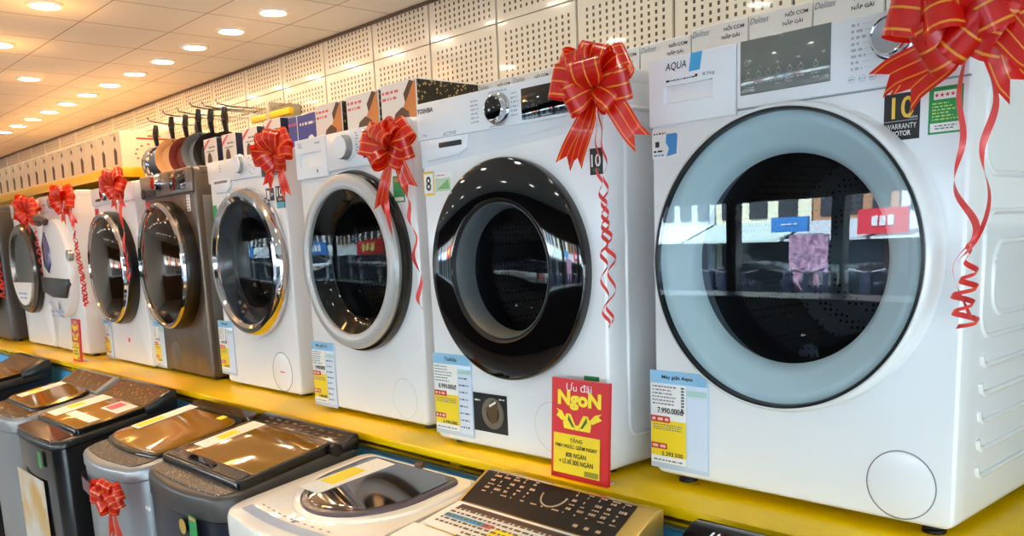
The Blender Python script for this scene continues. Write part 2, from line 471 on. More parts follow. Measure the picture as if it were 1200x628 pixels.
def letter(t, items, mat, y, name='lettering'):
    """items: (text, u, z, width, height, bold, shear)"""
    b = MB()
    for it in items:
        it = tuple(it) + (None,) * (7 - len(it))
        add_text(b, it[0], it[1], it[2], y, it[3], it[4], it[5] or 0., it[6] or 0.)
    return b.build(name, mat, t, smooth=False, norm=False)

def marks(t, rows, mat, y, seed=1, name='printed_marks', fill=.8):
    b = MB(); r = random.Random(seed)
    for u0, u1, z, h in rows: dashes(b, u0, u1, z, h, y, r, fill)
    return b.build(name, mat, t, smooth=False, norm=False)

def knob(t, u, z, r, y0, depth, base, cap, ring=None):
    b = MB(); b.lathe([(r * 1.22, y0), (r * 1.22, y0 - .003), (r * 1.12, y0 - .006), (r * 1.02, y0 - .006)], u, z, 40)
    k = b.build('dial', base, t)
    b = MB(); b.lathe([(r * 1.02, y0 - .005), (r, y0 - depth * .55), (r * .97, y0 - depth * .9), (r * .9, y0 - depth), (0, y0 - depth)], u, z, 40, [1, 1, 1, 0])
    b.build('dial_cap', [cap, ring or cap], k)
    return k

def front_door(name, t): return None

def washer(n, label, xl, w, y, zb, h, ya, mat, door, group=None, dep=.56):
    c, s = math.cos(ya), math.sin(ya)
    t = thing('front_load_washer', label, 'washing machine', (xl + w / 2 * c, y + w / 2 * s, zb), ya)
    cabinet(t, w, h, dep, door[0], door[1], door[2], mat)
    MB().box(-w / 2 - .002, w / 2 + .002, .03, dep + .002, h - .028, h + .003, .006).build('top_plate', mat, t)
    feet(t, w, dep, zb - DECK)
    return t

TR_CLEAR = glass('door_glass', (240, 246, 248), 1.8)
TR_BOWL = glass('bowl_glass', (176, 182, 188), 1.25)
TR_DARK = glass('dark_bowl_glass', (176, 180, 184), 1.25)

# ---- the big washer at the right
t1 = washer(1, 'largest white washer at the right with a blue-grey glass door', -.126, .618, -.022, .009, .845, -.002, WHITE, (.006, .449, .205), dep=.6)
def m1(t):
    b = MB(); b.box(-.103, .305, -.006, .004, .7255, .842, .003); b.build('control_panel', WHITE2, t)
    plate_recess(t, 'detergent_drawer', WHITE2, -.306, -.1045, .716, .842, -.007, -.268, -.154, .7555, .789, .03, .009)
    d = MB(); d.box(-.094, .081, -.0075, -.004, .748, .842, .0008); d = d.build('display', M('display_grey', (118, 120, 114), .06, 0, .5, .0), t)
    b = MB(); r = random.Random(3)
    for i, u in enumerate((-.077, -.056, -.036, -.016, .006, .027, .055)):
        b.tube([(u + .0045 * math.cos(k * PI / 6), -.0079, .7805 + .0045 * math.sin(k * PI / 6)) for k in range(12)], .0005, 4, True)
        b.box(u - .0012, u + .0012, -.0079, -.0076, .784, .788)
    b.tube([(-.08 + .005 * math.cos(k * PI / 6), -.0079, .803 + .005 * math.sin(k * PI / 6)) for k in range(12)], .0005, 4, True)
    b.quad(-.085, .074, .7735, .7742, -.0078)
    for i, u in enumerate((-.077, -.056, -.036, -.016, .006, .027, .055)): dashes(b, u - .008, u + .008, .766, .0026, -.0078, r)
    for u in (-.07, -.016, .006, .055): dashes(b, u - .006, u + .006, .7595, .002, -.0078, r)
    b.build('display_icons', LIGHTPRINT, d, smooth=False, norm=False)
    k = MB(); k.lathe([(.036, -.006), (.036, -.012), (.032, -.0135), (.031, -.0135)], .19, .799, 48); k = k.build('dial', CHROME, t)
    b = MB(); b.lathe([(.031, -.012), (.0315, -.024), (.031, -.031), (.0285, -.0335), (.027, -.033), (.026, -.0325), (0, -.0325)], .19, .799, 56, [1, 1, 1, 1, 1, 0]); b.build('dial_cap', [BRUSH, CHROME], k)
    marks(t, [(.117, .117 + .013 + .012 * ((i * 7) % 3) / 2, .829 - i * .0098, .0042) for i in range(8)] + [(.136 + .004 * (i % 3), .15 + .002 * (i % 2), .829 - i * .0098, .0008) for i in range(8)], M('faint_print', (178, 182, 192), .5), -.0065, 8)
    b = MB(); r = random.Random(2)
    for u in (.119, .137, .155):
        b.tube([(u + .006 * math.cos(q * PI / 6), -.0064, .744 + .005 * math.sin(q * PI / 6)) for q in range(12)], .0004, 4, True); dashes(b, u - .005, u + .006, .744, .0025, -.0064, r)
    b.build('printed_marks', M('faint_print', (178, 182, 192), .5), t, smooth=False, norm=False)
    MB().lathe([(.0045, -.005), (.0045, -.009), (0, -.0095)], .177, .748, 16).build('power_button', BLACK, t)
    letter(t, [('AQUA', -.238, .8235, .05, .0165, .006, .15)], INK, -.0076)
    b = MB(); b.prism([(-.208, .809), (-.183, .809), (-.177, .8415), (-.203, .8415)], -.0076, -.007); b.build('emblem', CYAN, t, smooth=False)
    marks(t, [(-.262, -.19, .798, .0022), (-.262, -.256, .798, .004), (-.194, -.188, .8, .0045)], INK, -.0076, 3)
    letter(t, [('8.5kg', -.163, .799, .027, .0078, 0, 0)], MARK, -.0076)
    # seam between panel and door front
    MB().box(-.305, .306, -.0006, .002, .7225, .7255).build('panel_seam', M('seam_grey', (150, 154, 160), .5), t, smooth=False)
    # blue water sticker under the drawer
    def ex(b, y):
        b.mi = 1; b.prism([(-.268, .7), (-.243, .7), (-.241, .694), (-.244, .66), (-.268, .657), (-.262, .672), (-.27, .684)], y, y + .0002)
        b.mi = 2; b.box(-.296, -.286, y, y + .0002, .676, .687); r = random.Random(4); dashes(b, -.3, -.27, .702, .003, y, r); dashes(b, -.3, -.275, .668, .0035, y, r)
        b.mi = 1; dashes(b, -.3, -.272, .66, .003, y, r)
    sticker(t, 'water_label', PAPER, -.304, -.24, .654, .711, -.0008, ex, [BLUE, DARKNAVY])
    # black ten-year warranty label
    def ex(b, y):
        b.mi = 1; b.box(.174, .228, y, y + .0002, .6685, .6695)
    w = sticker(t, 'warranty_label', BLACK, .173, .231, .639, .712, -.0009, ex, [LIGHTPRINT])
    letter(w, [('10', .204, .6895, .036, .034, .012, 0), ], GOLD, -.0016)
    letter(w, [('WARRANTY', .2015, .6605, .05, .0082, .0, 0), ('MOTOR', .2015, .6495, .032, .008, .02, 0), ('NĂM', .221, .6735, .013, .0045, 0, 0)], PAPER, -.0016)
    # green energy label
    def ex(b, y):
        b.mi = 1; b.box(.252, .293, y, y + .0002, .694, .7065); b.box(.2475, .2925, y, y + .0002, .645, .6585)
        b.mi = 2
        for k in range(5): cx = .2565 + k * .0081; b.prism([(cx + .0035 * (1 if q % 2 == 0 else .45) * math.sin(q * PI / 5), .7003 + .0035 * (1 if q % 2 == 0 else .45) * math.cos(q * PI / 5)) for q in range(10)], y - .0003, y)
        b.mi = 3; r = random.Random(6)
        for k in range(6): dashes(b, .25, .275 + .014 * (k % 3) / 2, .688 - k * .0048, .0022, y, r)
        b.mi = 4; dashes(b, .255, .288, .654, .002, y - .0003, r); dashes(b, .255, .284, .65, .002, y - .0003, r)
    e = sticker(t, 'energy_label', GREEN, .2445, .296, .642, .713, -.0009, ex, [PAPER, RED, M('lime_print', (190, 220, 120), .5), MARK])
    # filter cover
    b = MB(); b.lathe([(.0605, .0005), (.0605, -.0006), (.0585, -.0006), (.0585, .0005)], .22, .066, 64); b.build('filter_seam', M('seam_dark', (120, 124, 130), .5), t)
    MB().lathe([(.058, .0003), (.058, -.0006), (.055, -.0016), (0, -.0018)], .22, .066, 64).build('filter_cover', WHITE, t)
    # pressed ridges on the side sheet
    x = .309; b = MB()
    def ridge(y0, z, y1=.56, r=.007):
        pts = [(x - .002, y0, z + .02), (x - .002, y0 + .004, z + .007), (x - .002, y0 + .014, z + .001), (x - .002, y0 + .03, z), (x - .002, y1, z + .004)]
        b.tube(pts, r, 8)
    for z in (.075, .122, .17, .218, .266): ridge(.085, z)
    def frame(y0, y1, z0, z1, c=.04, r=.006):
        P = []
        for (cy, cz, a) in ((y1 - c, z1 - c, 0), (y0 + c, z1 - c, PI / 2), (y0 + c, z0 + c, PI), (y1 - c, z0 + c, 1.5 * PI)):
            for k in range(7): P.append((x - .002, cy + c * math.cos(a + PI / 2 * k / 6), cz + c * math.sin(a + PI / 2 * k / 6)))
        b.tube(P, r, 8, True)
    frame(.075, .54, .315, .52); frame(.12, .5, .35, .47); frame(.06, .55, .58, .76, .05)
    b.build('side_ridges', WHITE, t)
    # door: white ring, black seal, blue-grey funnel, pane, bowl
    cu, cz = .006, .449
    d = MB(); d.lathe([(.2735, 0), (.2735, -.02), (.2725, -.042), (.270, -.051), (.266, -.055), (.2625, -.054), (.2625, -.02)], cu, cz, 128); d = d.build('door', WHITE, t)
    MB().lathe([(.2635, -.05), (.2635, -.0565), (.259, -.0575), (.257, -.052), (.257, -.04)], cu, cz, 128).build('door_seal', BLACK, d)
    MB().lathe([(.2585, -.045), (.245, -.047), (.238, -.0455), (.235, -.043), (.205, -.034), (.192, -.02), (.188, -.005)], cu, cz, 128).build('inner_ring', M('ring_blue_grey', (204, 220, 226), .4), d)
    MB().lathe([(.189, -.008), (.182, .03), (.165, .075), (.13, .1), (.07, .11), (0, .112)], cu, cz, 96).build('glass_bowl', TR_BOWL, d)
    MB().lathe([(.2575, -.0535), (.2575, -.056), (.13, -.0575), (0, -.058)], cu, cz, 96).build('door_pane', TR_CLEAR, d)
    MB().lathe([(.207, .04), (.196, .05), (.186, .085), (.19, .115), (.2, .12)], cu, cz, 72).build('gasket', RUBBER, t)
    drum(t, cu, cz, .2)
m1(t1)

# ---- second: glossy black porthole
t2 = washer(2, 'white washer with a glossy black porthole ring and black display, behind the red offer sign', -.817, .604, -.079, 0, .858, .018, WHITE, (.006, .443, .19))
def m2(t):
    b = MB(); b.prism([(-.302, .768), (.302, .768), (.302, .858), (-.302, .858)], -.008, .006, .003); b.build('control_panel', WHITE2, t)
    b = MB(); b.loops([[(u, y, z) for u, y, z in q] for q in ([(-.3, -.004, .768), (.3, -.004, .768), (.3, .004, .735), (-.3, .004, .70)], [(-.3, -.001, .768), (.3, -.001, .768), (.3, .0, .738), (-.3, .0, .703)])], True, True); b.build('grip_band', M('band_grey', (222, 226, 232), .35), t, smooth=False)
    dd = MB(); dd.prism([(-.295, .767), (-.115, .767), (-.12, .735), (-.15, .722), (-.27, .716), (-.288, .735)], -.007, .0, .002); dd = dd.build('detergent_drawer', WHITE2, t)
    MB().box(-.222, -.134, -.0085, -.004, .7435, .757, .003).build('drawer_handle', BLACK, dd)
    d = MB(); d.box(.076, .279, -.0095, -.006, .775, .842, .001); d = d.build('display', GLOSSB, t)
    marks(d, [(.095, .125, .826, .003), (.095, .12, .812, .003), (.095, .125, .8, .003)], M('dim_print', (74, 76, 82), .5), -.0099, 4)
    k = MB(); k.lathe([(.036, -.008), (.036, -.011), (.033, -.013), (.0315, -.0135), (.0315, -.026), (.0285, -.029), (.0265, -.028)], .002, .808, 48); k = k.build('dial', CHROME, t)
    MB().lathe([(.0275, -.0285), (.02, -.0295), (0, -.0295)], .002, .808, 40).build('dial_cap', GLOSSB, k)
    MB().lathe([(.0028, -.029), (.0028, -.0302), (0, -.0304)], -.008, .806, 12).build('dial_mark', PAPER, k)
    marks(t, [(-.095, -.068, .837 - i * .0095, .0035) for i in range(6)] + [(.042, .065, .837 - i * .0095, .0035) for i in range(6)] + [(-.03, .03, .848, .003), (-.03, .02, .773, .003)], M('faint_print', (178, 182, 192), .5), -.0084, 5)
    letter(t, [('TOSHIBA', -.2665, .8385, .062, .0115, .025, 0)], INK, -.0084)
    letter(t, [('ACTIVE', -.176, .7745, .05, .0085, .0, .1), ('7.5kg', -.275, .779, .02, .007, 0, 0)], MARK, -.0084)
    def ex(b, y): b.mi = 1; b.box(-.295, -.259, y, y + .0002, .638, .686)
    s = sticker(t, 'capacity_label', GOLD, -.2985, -.2555, .632, .692, -.0008, ex, [PAPER]); letter(s, [('8', -.277, .662, .02, .036, .02, 0)], INK, -.0014)
    def ex(b, y):
        b.mi = 1; b.box(-.25, -.19, y, y + .0002, .64, .672); b.mi = 2; b.prism([(-.245, .645), (-.2, .668), (-.195, .645)], y - .0003, y); b.mi = 3; dashes(b, -.246, -.21, .679, .003, y, random.Random(1))
    sticker(t, 'scenic_label', PAPER, -.251, -.186, .636, .686, -.0008, ex, [M('pale_leaf', (196, 216, 190), .5), M('leaf_green', (130, 180, 110), .5), PINK])
    s = sticker(t, 'warranty_label', BLACK, .266, .301, .641, .695, -.0008); letter(s, [('10', .283, .67, .026, .026, .015, 0)], PAPER, -.0014)
    letter(s, [('YEAR', .283, .6505, .02, .006, 0, 0)], GREEN, -.0014)
    # black motor picture label at the foot
    def ex(b, y):
        b.mi = 1; b.lathe([(.04, y), (.037, y - .0002), (.025, y - .0002), (.024, y)], -.075, .09, 24)
        b.mi = 2; b.prism([(-.1, .1), (-.075, .125), (-.055, .12), (-.06, .07), (-.08, .062)], y - .0004, y - .0001); b.mi = 3; dashes(b, -.14, -.12, .12, .004, y, random.Random(2)); dashes(b, -.05, -.03, .128, .003, y, random.Random(2)); b.prism([(-.085, .105), (-.06, .118), (-.064, .122), (-.088, .11)], y - .0006, y - .0003)
    sticker(t, 'motor_label', BLACK, -.146, -.022, .041, .139, -.0008, ex, [M('motor_steel', (120, 112, 96), .4, .6), M('motor_brown', (96, 76, 44), .4, .5), PAPER])
    MB().lathe([(.059, .0004), (.059, -.0003), (.0578, -.0003), (.0578, .0003)], .13, .082, 56).build('filter_seam', M('seam_faint', (186, 190, 194), .5), t); MB().lathe([(.0575, .0004), (.0575, -.0004), (.057, -.0004), (0, -.0004)], .13, .082, 56).build('filter_cover', WHITE, t)
    sticker(t, 'energy_label', GREEN, .232, .276, .15, .212, -.0008)
    cu, cz = .006, .443
    d = MB(); d.lathe([(.257, 0), (.259, -.016), (.257, -.0245), (.254, -.027), (.252, -.0275), (.21, -.0335), (.17, -.0362), (.168, -.0362), (.167, -.0352)], cu, cz, 112); d = d.build('door', GLOSSB, t)
    MB().lathe([(.168, -.0358), (.164, -.034), (.158, -.026), (.156, -.02)], cu, cz, 96).build('inner_lip', M('lip_black', (22, 22, 24), .45, 0, .3), d)
    MB().lathe([(.158, -.03), (.156, -.031), (.15, -.02), (.146, .0), (.144, .02)], cu, cz, 88).build('bowl_rim', M('smoked_rim', (82, 88, 92), .4, 0, .3), d)
    MB().lathe([(.157, -.012), (.15, .03), (.135, .075), (.1, .098), (.05, .106), (0, .108)], cu, cz, 80).build('glass_bowl', TR_DARK, d)
    MB().lathe([(.192, .03), (.175, .05), (.168, .08), (.18, .11)], cu, cz, 64).build('gasket', RUBBER, t)
    drum(t, cu, cz, .19)
    b = MB(); x = .301
    P = []
    for (cy, cz2, a) in ((.3, .75, 0), (.1, .75, PI / 2), (.1, .1, PI), (.3, .1, 1.5 * PI)):
        for k in range(7): P.append((x, cy + .03 * math.cos(a + PI / 2 * k / 6), cz2 + .03 * math.sin(a + PI / 2 * k / 6)))
    b.tube(P, .006, 8, True); b.build('side_ridges', WHITE, t)
    b = MB(); r = random.Random(3)
    for k in range(8): b.box(.3041, .3045, .33 + k * .006, .333 + k * .006 + .001 * (k % 2), .832, .85)
    b.build('side_barcode', MARK, t, smooth=False)
m2(t2)

# ---- third: grey ring
t3 = washer(3, 'white washer with a light grey door ring, third from the right, under a bow', -1.54, .611, -.02, .003, .846, -.005, WHITE, (.01, .463, .2))
def m3(t):
    b = MB(); b.box(-.118, .304, -.007, .004, .735, .843, .003); b.build('control_panel', WHITE2, t)
    plate_recess(t, 'detergent_drawer', WHITE2, -.3045, -.12, .722, .843, -.008, -.281, -.147, .757, .8, .022, .01, slope=.008)
    letter(t, [('EL', -.268, .825, .024, .014, .0, 0)], MARK, -.0086)
    marks(t, [(-.18, -.15, .825, .004), (-.18, -.172, .742, .01)], MARK, -.0086, 5)
    k = MB(); k.lathe([(.04, -.007), (.04, -.01), (.036, -.012)], 0, .795, 40); k = k.build('dial', WHITE, t)
    MB().lathe([(.036, -.01), (.0345, -.03), (.032, -.034), (0, -.034)], 0, .795, 40, [1, 1, 0]).build('dial_cap', [WHITE2, SILVER], k)
    marks(t, [(.045 + .004 * (i % 2), .055 + .003 * (i % 3), .83 - i * .008, .003) for i in range(8)], MARK, -.0075, 6)
    d = MB(); d.box(.08, .262, -.0085, -.005, .757, .835, .001); d = d.build('display', GLOSSB, t)
    marks(d, [(.09 + .03 * i, .105 + .03 * i, .825 - .01 * j, .002) for i in range(5) for j in range(6)], M('dim_print', (74, 76, 82), .5), -.009, 4)
    def ex(b, y): b.mi = 1; b.box(.215, .25, y, y + .0002, .68, .69); b.mi = 2; b.box(.212, .256, y, y + .0002, .628, .638)
    sticker(t, 'energy_label', GREEN, .208, .26, .624, .696, -.0008, ex, [ORANGE, PAPER])
    MB().lathe([(.059, .0004), (.059, -.0003), (.0578, -.0003), (.0578, .0003)], .2, .07, 56).build('filter_seam', M('seam_faint', (186, 190, 194), .5), t); MB().lathe([(.0575, .0004), (.0575, -.0004), (.057, -.0004), (0, -.0004)], .2, .07, 56).build('filter_cover', WHITE, t)
    cu, cz = .012, .463
    MB().lathe([(.264, 0), (.266, -.014), (.262, -.024), (.24, -.026), (.2, -.02)], cu, cz, 104).build('door_frame', GLOSSB, t)
    d = MB(); d.lathe([(.252, -.024), (.256, -.036), (.252, -.045), (.244, -.049), (.218, -.049), (.212, -.046), (.211, -.03)], cu - .004, cz, 104); d = d.build('door', M('ring_grey', (186, 186, 184), .3, .25), t)
    MB().lathe([(.2115, -.038), (.19, -.025), (.165, -.01), (.16, 0)], cu, cz, 88).build('inner_ring', GLOSSB, d)
    MB().lathe([(.161, -.002), (.152, .04), (.13, .085), (.09, .105), (0, .112)], cu, cz, 80).build('glass_bowl', TR_DARK, d)
    MB().lathe([(.212, -.04), (.1, -.043), (0, -.044)], cu, cz, 80).build('door_pane', glass('clear_pane', (232, 236, 238), 1.13), d)
    MB().lathe([(.202, .03), (.185, .05), (.178, .08), (.19, .11)], cu, cz, 64).build('gasket', RUBBER, t)
    drum(t, cu, cz, .195)
m3(t3)

# ---- fourth: chrome ring
t4 = washer(4, 'white washer with a thick chrome door ring, right of the dark steel washer', -2.323, .575, .036, -.002, .853, .003, WHITE, (.012, .468, .2))
def m4(t):
    b = MB(); b.box(-.284, .284, -.006, .004, .77, .85, .003); b.build('control_panel', WHITE2, t)
    k = MB(); k.lathe([(.036, -.006), (.036, -.01), (.032, -.012)], 0, .822, 40); k = k.build('dial', WHITE, t)
    MB().lathe([(.032, -.01), (.031, -.026), (.028, -.03), (0, -.03)], 0, .822, 40, [1, 0, 0]).build('dial_cap', [WHITE2, SILVER], k)
    dd = MB(); dd.prism([(-.26, .78), (-.09, .78), (-.1, .75), (-.13, .732), (-.22, .732), (-.25, .75)], -.008, .0, .002); dd = dd.build('detergent_drawer', WHITE2, t)
    MB().box(-.23, -.12, -.0088, -.006, .767, .776, .001).build('drawer_handle', MARK, dd)
    marks(t, [(.06 + .018 * (i % 3), .07 + .018 * (i % 3), .838 - i * .008, .003) for i in range(8)] + [(-.18, -.165, .83 - i * .01, .003) for i in range(3)], MARK, -.0066, 6)
    d = MB(); d.box(.15, .279, -.0075, -.004, .765, .82, .001); d.build('display', GLOSSB, t)
    def ex(b, y): b.mi = 1; b.box(.229, .284, y, y + .0002, .655, .674)
    s = sticker(t, 'warranty_label', BLACK, .228, .286, .654, .728, -.0008, ex, [M('cyan_band', (90, 176, 200), .5)]); letter(s, [('10', .256, .708, .04, .03, .02, 0), ('YEAR', .256, .683, .03, .008, 0, 0)], PAPER, -.0014)
    def ex(b, y): b.mi = 1; b.prism([(.165, .69), (.185, .685), (.185, .715), (.165, .72)], y, y + .0002)
    s = sticker(t, 'rating_label', DARKNAVY, .158, .215, .682, .725, -.0008, ex, [PAPER]); letter(s, [('A+', .202, .703, .02, .014, .01, 0)], PAPER, -.0014)
    sticker(t, 'energy_label', GREEN, -.278, -.245, .64, .69, -.0008)
    MB().lathe([(.072, .0005), (.072, -.0006), (.0695, -.0006), (.0695, .0003)], .165, .075, 56).build('filter_seam', M('seam_dark', (120, 124, 130), .5), t)
    MB().lathe([(.069, .0003), (.069, -.0006), (.066, -.0016), (0, -.0018)], .165, .075, 56).build('filter_cover', WHITE, t)
    sticker(t, 'filter_mark', PINK, .15, .185, .073, .078, -.0021)
    cu, cz = .012, .469
    d = MB(); d.lathe([(.268, 0), (.272, -.012), (.268, -.03), (.255, -.043), (.238, -.045), (.226, -.036), (.222, -.02)], cu, cz, 112); d = d.build('door', CHROME, t)
    MB().lathe([(.2225, -.03), (.2, -.022), (.172, -.005), (.165, .0)], cu, cz, 88).build('inner_ring', M('navy_funnel', (22, 28, 42), .12), d)
    MB().lathe([(.166, -.002), (.155, .04), (.13, .085), (.09, .105), (0, .112)], cu, cz, 80).build('glass_bowl', TR_DARK, d)
    MB().lathe([(.223, -.034), (.1, -.038), (0, -.039)], cu, cz, 80).build('door_pane', glass('clear_pane', (232, 236, 238), 1.13), d)
    MB().lathe([(.202, .03), (.185, .05), (.178, .08), (.19, .11)], cu, cz, 64).build('gasket', RUBBER, t)
    drum(t, cu, cz, .195)
m4(t4)

# ---- fifth and sixth: mirrored brown doors
STEEL = noisy('dark_steel', (128, 112, 98), (112, 98, 86), 5., .32, .75, .15, (3, 3, .3))
MIRROR = M('smoked_mirror', (70, 48, 28), .06, .8, .6, .2)
def mirror_door(t, cu, cz, R=.264):
    MB().lathe([(R + .004, 0), (R + .006, -.03), (R + .002, -.046), (R - .02, -.05)], cu, cz, 104).build('door_frame', BLACK, t)
    d = MB(); d.lathe([(R - .004, -.046), (R - .001, -.058), (R - .006, -.068), (R - .016, -.07), (R - .022, -.064)], cu, cz, 104); d = d.build('door', CHROME, t)
    MB().lathe([(R - .02, -.062), (R - .05, -.074), (R * .6, -.086), (R * .3, -.092), (0, -.094)], cu, cz, 88).build('door_pane', MIRROR, d)
t5 = washer(5, 'dark grey steel washer with a mirrored brown door, the only dark one between white washers', -3.03, .581, .046, -.002, .85, -.03, STEEL, (.0, .46, .2))
def m5(t):
    b = MB(); b.box(-.289, .289, -.012, .004, .752, .85, .006); b.build('control_panel', STEEL, t)
    k = MB(); k.lathe([(.036, -.012), (.036, -.016), (.032, -.018)], -.06, .81, 40); k = k.build('dial', CHROME, t)
    MB().lathe([(.031, -.015), (.03, -.034), (.026, -.038), (0, -.038)], -.06, .81, 40).build('dial_cap', CHROME, k)
    MB().box(.06, .235, -.0135, -.01, .768, .84, .001).build('display', M('display_brown', (44, 28, 22), .08), t)
    MB().box(-.285, -.1, -.0128, -.01, .758, .788, .001).build('drawer_grip', M('grip_dark', (60, 54, 48), .4, .5), t)  # darker strip low on the drawer side of the panel
    b = MB(); b.lathe([(.022, -.013), (.02, -.018), (0, -.019)], -.25, .773, 24); b.build('drawer_handle', BLACK, t)
    s = sticker(t, 'spec_label', PAPER, .2, .235, .68, .745, -.0008); marks(s, [(.206, .228, .735 - .012 * i, .004) for i in range(5)], INK, -.0014, 3)
    b = MB(); b.prism([(-.325 + .06 * (.5 + .5 * math.sin(q) ** 3), .72 + .027 * (math.cos(q) - .35 * math.cos(2 * q) - .12 * math.cos(3 * q))) for q in [k * PI / 14 for k in range(28)]], -.0012, -.0004); b.location = None; b.build('heart_label', RED, t, smooth=False).location = (.045, 0, 0)
    MB().box(.2895, .2915, .03, .55, .03, .74, .001).build('side_sheet', M('side_steel', (136, 134, 130), .3, .75), t)
    MB().lathe([(.058, .0005), (.058, -.0007), (.055, -.0012), (0, -.0012)], -.1, .07, 48).build('filter_cover', STEEL, t)
    mirror_door(t, .005, .462)
m5(t5)
t6 = washer(6, 'white washer with a mirrored brown door, left of the dark steel washer', -3.675, .591, .034, -.003, .843, -.02, WHITE, (.0, .455, .2))
def m6(t):
    b = MB(); b.box(-.29, .29, -.006, .004, .758, .84, .003); b.build('control_panel', WHITE2, t)
    k = MB(); k.lathe([(.03, -.006), (.03, -.02), (.026, -.026), (0, -.026)], -.07, .805, 32); k.build('dial', CHROME, t)
    MB().box(-.02, .03, -.0068, -.004, .785, .80).build('display', GLOSSB, t)
    MB().box(-.23, -.15, -.0068, -.004, .777, .79, .001).build('drawer_handle', BLACK, t)
    marks(t, [(-.15, -.13, .82, .008), (.05, .1, .82, .005)], MARK, -.0066, 3)
    sticker(t, 'heart_label', RED, -.27, -.215, .70, .745, -.0008)
    sticker(t, 'round_label', PINK, .0, .03, .1, .12, -.0008)
    mirror_door(t, .0, .456, .26)
m6(t6)

# ---- seventh: white door with a picture of a cut-away, small window
t7 = washer(7, 'white washer with a white oval door, small purple window and dark band', -4.50, .594, .014, .001, .85, -.02, WHITE, (-.03, .455, .2))
def m7(t):
    b = MB(); b.box(-.29, .29, -.006, .004, .758, .846, .003); b.build('control_panel', WHITE2, t)
    marks(t, [(-.2, -.16, .80, .012), (-.1, -.06, .815, .01), (-.05, -.02, .79, .01)], MARK, -.0066, 9)
    k = MB(); k.lathe([(.03, -.006), (.03, -.02), (.026, -.026), (0, -.026)], -.01, .80, 32); k.build('dial', SILVER, t)
    cu, cz = .03, .455
    d = MB(); d.lathe([(.262, 0), (.264, -.03), (.255, -.045), (.2, -.055), (0, -.06)], cu, cz, 96); d = d.build('door', WHITE, t)
    MB().prism([(x + .05, z) for x, z in [(-.06, .30), (.16, .30), (.225, .37), (.225, .40), (-.26, .41), (-.255, .33)]], -.062, -.04, .002).build('dark_band', M('band_dark', (34, 36, 44), .3), d)
    MB().prism([(x + .085, z) for x, z in [(-.14, .65), (-.06, .56), (-.06, .48), (-.12, .43), (-.2, .47), (-.2, .58)]], -.063, -.045, .003).build('window', M('window_purple', (92, 80, 128), .12), d)
    MB().prism([(x + .085, z) for x, z in [(-.13, .49), (-.075, .5), (-.07, .47), (-.12, .435), (-.19, .47)]], -.066, -.06, .002).build('window_shade', M('window_blue', (34, 50, 110), .2), d)
    b = MB(); b.tube([(-.12 + .14 * k / 8, -.06 - .02 * math.sin(PI * k / 8), .70 + .03 * math.sin(PI * k / 8)) for k in range(9)], .02, 10); b.build('door_handle', M('handle_brown', (86, 70, 66), .25), d)
    letter(d, [('A', .08, .255, .05, .05, .02, 0)], NAVY, -.0605)
    marks(d, [(-.1, .16, .225, .012), (-.08, .14, .2, .01), (-.14, -.04, .27, .01)], M('pale_blue_print', (130, 160, 210), .5), -.0605, 3)
    MB().lathe([(.03, -.02), (.03, -.045), (0, -.05)], .28, .52, 24).build('door_latch', SILVER, t)
m7(t7)

# ---- eighth: dark door with chrome-brown ring and white plate below
t8 = washer(8, 'white washer with a dark round door and white paper plate, near the left edge', -5.102, .545, .015, 0, .845, 0, WHITE, (-.02, .455, .2))
def m8(t):
    b = MB(); b.box(-.268, .268, -.006, .004, .758, .84, .003); b.build('control_panel', WHITE2, t)
    k = MB(); k.lathe([(.045, -.006), (.045, -.03), (.035, -.034), (0, -.034)], -.05, .795, 32); k.build('dial', BLACK, t)
    cu, cz = -.01, .455
    MB().lathe([(.262, 0), (.264, -.026), (.25, -.032)], cu, cz, 88).build('door_frame', BLACK, t)
    d = MB(); d.lathe([(.255, -.028), (.258, -.04), (.248, -.052), (.225, -.05), (.2, -.035)], cu, cz, 96); d = d.build('door', M('bronze_ring', (120, 110, 102), .2, .8), t)
    MB().lathe([(.205, -.036), (.12, -.03), (0, -.028)], cu, cz, 64).build('door_pane', GLOSSB, d)
    b = MB(); P = [(cu + .215 * math.cos(a), cz + .215 * math.sin(a)) for a in [PI * 1.12 + k * PI * .76 / 14 for k in range(15)]]
    b.prism(P, -.058, -.046); b = b.build('paper_plate', PAPER, d, smooth=False)
    marks(b, [(-.12, .08, .31, .012), (-.1, .06, .285, .01)], M('pale_blue_print', (130, 160, 210), .5), -.0585, 3)
m8(t8)
t9 = washer(9, 'dark grey washer cut by the left edge of the photo', -5.92, .597, -.025, 0, .85, 0, M('grey_steel', (92, 88, 86), .35, .6), (0, .455, .2))
def m9(t):
    b = MB(); b.box(-.29, .29, -.008, .004, .755, .846, .004); b.build('control_panel', M('grey_steel', (92, 88, 86), .35, .6), t)
    mirror_door(t, 0, .456)
m9(t9)

